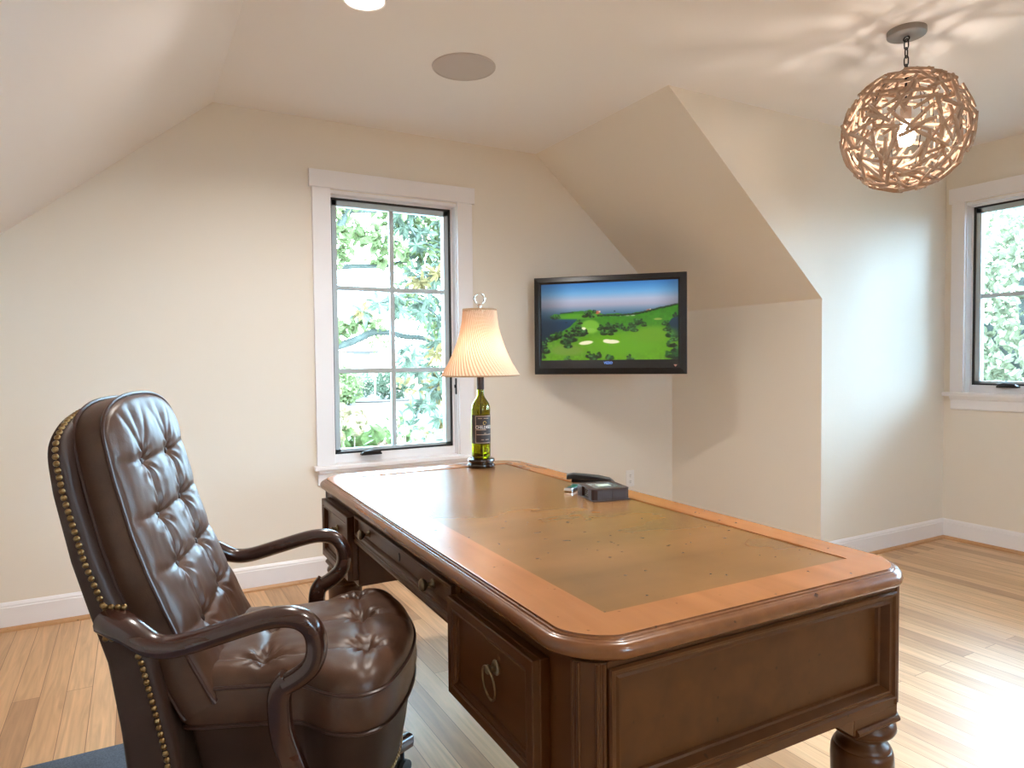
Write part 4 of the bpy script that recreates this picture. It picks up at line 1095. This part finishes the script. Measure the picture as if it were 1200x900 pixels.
def along(mb, pts, n_, spread, ln, wd, droop=.25, t0=0):
    P = catmull(pts, 6)
    for _ in range(n_):
        q = P[int((t0 + (1 - t0) * rl_.random()) * (len(P) - 1))]
        d = rvec().normalized() + Vector((0, 0, -droop)); k = rl_.uniform(.7, 1.25)
        leaf(mb, q + rvec() * spread, d, rvec() + Vector((0, -.4, .7)), ln * k, wd * k)
def limb(mb, pts, r0, r1):
    P = catmull(pts, 5); m_ = len(P); mb.tube(P, [r0 + (r1 - r0) * k / (m_ - 1) for k in range(m_)], 8)

g = MB().box((-40, D + 1.5, GZ - .2), (70, 60, GZ)); g.box((K2 + .4, YB - 1.5, GZ - .2), (70, D + 1.5, GZ)); g.box((-40, -40, GZ - .2), (70, YB - 1.5, GZ))
struct('lawn', g, 'lawn', label='pale green lawn outside the window', cat='lawn', smooth=0)
bed = [(2, 25.2), (6.6, 25.6), (8.2, 24.9), (10, 25.5), (13, 25.1), (18, 25.8), (26, 25.6), (26, 32), (2, 32)]
struct('mulch_ground', MB().prism([(x, y_, GZ - .01) for x, y_ in bed], (0, 0, .07)), 'mulch', label='strip of brown mulch at the far edge of the lawn', cat='flower bed', smooth=0)

def tree_thing(name, label, loc, cat='tree'):
    return thing(name, label, cat, loc)
# near tree on the left of the window: limbs reach to the right across the panes
t = tree_thing('shade_tree', 'pale leafy tree whose thick limbs cross the left panes of the tall window', (.9, 7.0, GZ))
o_ = Vector((.9, 7.0, GZ)); W_ = lambda *ps: [tuple(Vector(p) - o_) for p in ps]
b = MB(); limb(b, W_((.9, 7.0, GZ), (.92, 7.0, .4), (.95, 7.0, 1.2), (1.0, 6.9, 2.2), (1.05, 6.9, 3.4)), .13, .06)
obj('trunk', b, 'bark', t, 60)
paths = [([(1.0, 6.9, 1.7), (1.35, 6.65, 2.05), (1.63, 6.5, 2.33), (1.82, 6.5, 2.62), (1.88, 6.5, 2.75), (1.93, 6.5, 3.1)], .040, .014),
         ([(1.84, 6.5, 2.66), (1.97, 6.5, 2.67), (2.1, 6.5, 2.68), (2.3, 6.5, 2.73)], .017, .008),
         ([(.97, 7.0, 1.6), (1.4, 6.85, 2.05), (1.7, 6.8, 2.14), (2.01, 6.8, 2.18), (2.35, 6.8, 2.21), (2.8, 6.8, 2.4)], .030, .010),
         ([(.95, 7.0, 1.0), (1.5, 7.15, 1.25), (1.79, 7.2, 1.36), (1.95, 7.2, 1.40), (2.12, 7.2, 1.46), (2.27, 7.2, 1.53), (2.45, 7.2, 1.53), (2.64, 7.2, 1.49), (2.87, 7.2, 1.47), (3.0, 7.2, 1.40), (3.2, 7.2, 1.30)], .036, .014),
         ([(1.82, 6.5, 2.62), (1.75, 6.5, 2.75), (1.7, 6.5, 3.0)], .012, .006)]
for p_, a_, c_ in paths:
    b = MB(); limb(b, W_(*p_), a_ * 1.45, c_ * 1.45); obj('limb', b, 'bark', t, 60)
f_ = MB()
along(f_, W_((1.6, 6.5, 2.75), (1.9, 6.5, 2.80), (2.4, 6.5, 2.82)), 300, .16, .10, .062)
along(f_, W_((1.6, 6.5, 2.42), (1.9, 6.5, 2.46), (2.35, 6.5, 2.36)), 250, .12, .10, .062)
along(f_, W_((1.65, 6.6, 2.20), (1.85, 6.6, 2.30)), 70, .10, .09, .055)
along(f_, W_((2.15, 6.7, 2.26), (2.5, 6.7, 2.3), (2.9, 6.7, 2.4)), 170, .10, .09, .055)
along(f_, W_((1.85, 7.2, 1.52), (2.05, 7.2, 1.62), (2.35, 7.2, 1.62)), 110, .09, .10, .065)
along(f_, W_((2.55, 7.2, 1.90), (2.8, 7.2, 1.85), (3.1, 7.2, 1.65), (3.1, 7.2, 1.5)), 260, .17, .10, .06)
along(f_, W_((2.35, 6.9, 2.75), (2.7, 6.9, 2.70), (3.0, 6.9, 2.6)), 220, .14, .10, .06)
cloud(f_, Vector((1.5, 7.3, 4.3)) - o_, (2.0, 1.2, 1.15), 1700, .15, .095)  # unseen upper canopy, added to cut sky glare on the desk
obj('foliage', f_, 'leaf_pale', t, 0, recalc=False)
# magnolia on the right
o_ = Vector((3.0, 6.7, GZ))
t = tree_thing('magnolia_tree', 'magnolia with long drooping leaves filling the right panes of the tall window', o_)
b = MB(); limb(b, W_((3.0, 6.7, GZ), (3.0, 6.7, .6), (2.95, 6.7, 1.6), (2.9, 6.7, 2.6), (2.9, 6.7, 3.3)), .07, .03)
obj('trunk', b, 'bark', t, 60)
tw = [[(2.95, 6.7, .9), (2.75, 6.6, .95), (2.55, 6.5, .75), (2.42, 6.5, .55)], [(2.95, 6.7, 1.1), (2.75, 6.6, .9), (2.70, 6.5, .55), (2.72, 6.5, .40)], [(2.95, 6.7, 1.5), (2.7, 6.6, 1.35), (2.45, 6.5, 1.15)], [(2.92, 6.7, 1.6), (2.6, 6.6, 1.82), (2.3, 6.5, 1.82), (2.02, 6.5, 1.78)],
      [(2.92, 6.7, 2.0), (2.7, 6.6, 2.1), (2.5, 6.5, 2.05)], [(2.9, 6.7, 2.4), (2.6, 6.6, 2.45), (2.42, 6.5, 2.62)], [(2.9, 6.7, 2.7), (2.7, 6.6, 2.9), (2.5, 6.5, 2.95)], [(2.9, 6.7, 1.3), (3.1, 6.6, 1.2), (3.2, 6.5, .9)], [(2.9, 6.7, 1.9), (3.1, 6.6, 2.0), (3.2, 6.5, 2.2)]]
b = MB()
for p_ in tw: limb(b, W_(*p_), .014, .006)
obj('branches', b, 'bark', t, 60)
f_ = MB(); f2 = MB()
for p_ in tw:
    P_ = [Vector(q) for q in W_(*p_)]
    for q in range(1, len(P_)):
        for cl in range(3):
            c_ = P_[q] + rvec() * .10; col_ = rl_.random()
            for k in range(8):
                a_ = k * .785 + rl_.uniform(-.3, .3)
                leaf(f2 if col_ < .28 else f_, c_, (math.cos(a_), .3 * rl_.uniform(-1, 1), math.sin(a_) * .8 - .35), (rl_.uniform(-.5, .5), -1, .6), rl_.uniform(.10, .17), rl_.uniform(.035, .05), .2)
cloud(f_, Vector((2.72, 6.8, 2.5)) - o_, (.36, .25, .55), 300, .12, .045); cloud(f_, Vector((2.9, 6.8, 1.75)) - o_, (.26, .25, .34), 150, .12, .045)
cloud(f_, Vector((2.75, 6.8, 1.2)) - o_, (.36, .2, .26), 130, .12, .045); cloud(f2, Vector((2.7, 6.8, 1.0)) - o_, (.3, .2, .3), 40, .12, .045)
obj('foliage', f_, 'leaf_mag', t, 0, recalc=False); obj('leaf_cluster', f2, 'leaf_olive', t, 0, recalc=False)
# hydrangea with big heads under the window
def florets(c, r_, n_, sz):
    mb = MB(); c = Vector(c)
    for _ in range(n_):
        v = rvec().normalized(); e_ = v.orthogonal().normalized(); s_ = v.cross(e_); p = c + v * r_ * rl_.uniform(.9, 1.05); a0 = rl_.uniform(0, 6)
        for k in range(4):
            a_ = a0 + k * PI / 2; leaf(mb, p, e_ * math.cos(a_) + s_ * math.sin(a_) + v * .15, v, sz, sz * .8, .05)
    return mb
o_ = Vector((1.5, 5.35, GZ))
t = tree_thing('hydrangea_shrub', 'hydrangea with big round pale green flower heads at the window\'s lower left', o_, 'shrub')
heads = [((1.36, 5.4, 1.0), .085), ((1.53, 5.35, .74), .105), ((1.36, 5.3, .62), .075), ((1.40, 5.3, .84), .06), ((1.47, 5.5, .50), .07)]
b = MB()
for c_, r_ in heads: limb(b, W_((1.5, 5.35, GZ), ((1.5 + c_[0]) / 2, 5.35, (GZ + c_[2]) / 2 - .1), c_), .008, .005)
obj('stems', b, 'bark_pale', t, 60)
for c_, r_ in heads: obj('flower_head', florets(Vector(c_) - o_, r_, 110, r_ * .30), 'flower', t, 0, recalc=False)
f_ = MB(); cloud(f_, Vector((1.55, 5.4, .30)) - o_, (.42, .25, .30), 150, .16, .11); cloud(f_, Vector((1.42, 5.45, .60)) - o_, (.16, .15, .18), 34, .15, .10); cloud(f_, Vector((1.72, 5.4, .62)) - o_, (.12, .10, .10), 12, .14, .10)
obj('foliage', f_, 'leaf_hyd', t, 0, recalc=False)
o_ = Vector((1.95, 5.3, GZ))
t = tree_thing('flowering_shrub', 'low shrub of small white blossom clusters under the middle of the tall window', o_, 'shrub')
heads = [(1.74, .54), (1.80, .47), (1.87, .56), (1.95, .50), (1.92, .66), (2.03, .60), (2.10, .50), (1.86, .72), (2.0, .42), (2.17, .56), (1.70, .44), (2.24, .46), (1.93, .78)]
b = MB()
for x, z in heads: limb(b, W_((1.95, 5.3, GZ), ((1.95 + x) / 2, 5.3, z * .4), (x, 5.3, z)), .006, .003)
obj('stems', b, 'bark_pale', t, 60)
for x, z in heads: obj('flower_head', florets(Vector((x, 5.3 + rl_.uniform(-.08, .08), z)) - o_, rl_.uniform(.03, .045), 40, .018), 'flower_white', t, 0, recalc=False)
f_ = MB(); cloud(f_, Vector((1.98, 5.4, .34)) - o_, (.42, .2, .28), 260, .075, .042); cloud(f_, Vector((1.95, 5.4, .62)) - o_, (.16, .12, .16), 50, .07, .04)
obj('foliage', f_, 'leaf_hyd', t, 0, recalc=False)
# far border planting
def bush(name, label, c_, rad, n_, ln, mat, stem=.05):
    o_ = Vector((c_[0], c_[1], GZ)); t = tree_thing(name, label, o_, 'bush')
    f_ = MB(); cloud(f_, Vector(c_) - o_, rad, n_, ln, ln * .6, .55); obj('foliage', f_, mat, t, 0, recalc=False)
    b = MB(); limb(b, [(0, 0, 0), (0, 0, (c_[2] - GZ))], stem, stem * .6); obj('stem', b, 'bark', t, 60)
bush('round_bush', 'big pale round bush beyond the lawn, behind the left lower pane', (6.3, 24.6, .38), (1.05, .8, .80), 1500, .17, 'leaf_pale')
bush('round_bush', 'dark green bush beyond the lawn, right of the thin white sapling', (9.0, 26.2, .32), (.75, .6, .66), 900, .15, 'leaf_dark')
bush('clipped_hedge', 'low grey green hedge behind the thin white sapling', (7.9, 28.3, .22), (1.6, .5, .52), 1500, .13, 'leaf_dark')
bush('round_bush', 'yellow green shrub at the far end of the border behind the magnolia', (11.9, 26.0, .45), (1.3, .7, .8), 1200, .16, 'leaf_pale')
o_ = Vector((8.12, 25.6, GZ)); t = tree_thing('sapling', 'thin white-stemmed sapling standing in the mulch strip', o_, 'tree')
b = MB(); limb(b, [(0, 0, 0), (.03, 0, .7), (.0, 0, 1.4), (.05, 0, 2.6)], .05, .02); limb(b, [(.02, 0, .9), (.3, 0, 1.5), (.45, 0, 2.2)], .025, .012)
obj('trunk', b, 'bark_pale', t, 60)
f_ = MB(); cloud(f_, (.1, 0, 2.75), (.95, .6, .75), 420, .16, .10); obj('foliage', f_, 'leaf_pale', t, 0, recalc=False)
# neighbour's house and deck rail
t = thing('neighbour_house', 'low white house with a dark window beyond the garden', 'house', (12.5, 38, GZ))
h_ = MB().box((-6, 0, 0), (3.2, 4, 2.15)); obj('walls', h_, 'siding', t, 0)
rf = MB().prism([(-6.4, -.4, 2.15), (-6.4, 4.4, 2.15), (-6.4, 2, 2.6)], (10, 0, 0)); obj('roof', rf, 'roofing', t, 0)
w_ = obj('window', MB().box((-1.62, -.06, 1.45), (-.72, .02, 2.05)), 'house_window', t, 0)
obj('window_frame', MB().box((-2.0, -.12, 2.05), (2.6, -.02, 2.15)), 'house_window', t, 0)
t = thing('deck_railing', 'white deck railing of upright slats seen through the right middle pane', 'railing', (12.9, 34, GZ))
b = MB().box((-.9, -.05, 3.15), (1.0, .05, 3.25)); b.box((-.9, -.05, 2.05), (1.0, .05, 2.13)); obj('rail', b, 'siding', t, 0)
for k in range(10): obj('slat', MB().box((-.86 + k * .2, -.03, 2.12), (-.78 + k * .2, .03, 3.16)), 'house_window', t, 0)
b = MB().box((-.9, -.06, 0), (-.78, .06, 2.06)).box((.88, -.06, 0), (1.0, .06, 2.06)).box((-.95, -.1, 1.92), (1.05, 3.0, 2.06)); obj('deck', b, 'siding', t, 0)
# trees beyond the dormer window
o_ = Vector((10.4, 4.55, GZ)); t = tree_thing('garden_tree', 'dense pale leafy tree filling the right-hand window', o_)
b = MB(); limb(b, [(0, 0, 0), (.1, 0, 1.2), (0, .1, 2.4), (.1, 0, 3.4)], .16, .05); limb(b, [(.05, 0, 1.2), (-.5, .5, 2.2), (-.7, .7, 2.8)], .07, .03); limb(b, [(.05, 0, 1.4), (-.4, -.6, 2.3), (-.6, -.8, 2.8)], .07, .03)
obj('trunk', b, 'bark', t, 60)
f_ = MB(); cloud(f_, (-.1, -.1, 2.0), (1.0, 1.35, 2.0), 4200, .15, .08, .5); obj('foliage', f_, 'leaf_far', t, 0, recalc=False)

o_ = Vector((13.6, .5, GZ)); t = tree_thing('screening_hedge', 'tall leafy light-screening hedge added behind the garden tree in the right-hand window', o_, 'hedge')  # added to block low sky light, runs on out of view
f_ = MB(); cloud(f_, (0, 0, 1.55), (.9, 8.5, 1.7), 6500, .20, .12, .5); obj('foliage', f_, 'leaf_far', t, 0, recalc=False)
b = MB(); limb(b, [(0, -7.6, .7), (0, -3, .8), (0, 3, .8), (0, 7.6, .7)], .05, .05)
for k in range(9): limb(b, [(0, -7.4 + k * 1.85, 0), (0, -7.4 + k * 1.85, 2.4)], .05, .02)
obj('stems', b, 'bark', t, 60)

# ================================================================== LIGHT, CAMERA, VIEW
w = bpy.data.worlds.new('overcast_sky'); SC.world = w; w.use_nodes = True
bg = w.node_tree.nodes['Background']; bg.inputs[0].default_value = (*SKYCOL, 1); bg.inputs[1].default_value = SKY
cam = bpy.data.cameras.new('camera'); co = bpy.data.objects.new('camera', cam); COL.objects.link(co)
cam.sensor_width = 36; cam.lens = 799.67 / 1200 * 36; cam.clip_start = .02
p_, y_, r_ = .0355, .5061, -.0101
fw = Vector((math.sin(y_) * math.cos(p_), math.cos(y_) * math.cos(p_), -math.sin(p_)))
rt = Vector((math.cos(y_), -math.sin(y_), 0)); up = rt.cross(fw)
rt2 = rt * math.cos(r_) + up * math.sin(r_); up2 = -rt * math.sin(r_) + up * math.cos(r_)
co.matrix_world = Matrix(((rt2.x, up2.x, -fw.x, 0), (rt2.y, up2.y, -fw.y, 0), (rt2.z, up2.z, -fw.z, 1.22), (0, 0, 0, 1)))
SC.camera = co
vs = SC.view_settings; vs.view_transform = 'Standard'; vs.look = 'None'; vs.gamma = 1; vs.exposure = EXPO; vs.use_curve_mapping = False
SC.cycles.max_bounces = 10; SC.cycles.diffuse_bounces = 6; SC.cycles.transparent_max_bounces = 16; SC.cycles.sample_clamp_indirect = 6
SC.cycles.use_denoising = True
SC.cycles.caustics_refractive = True
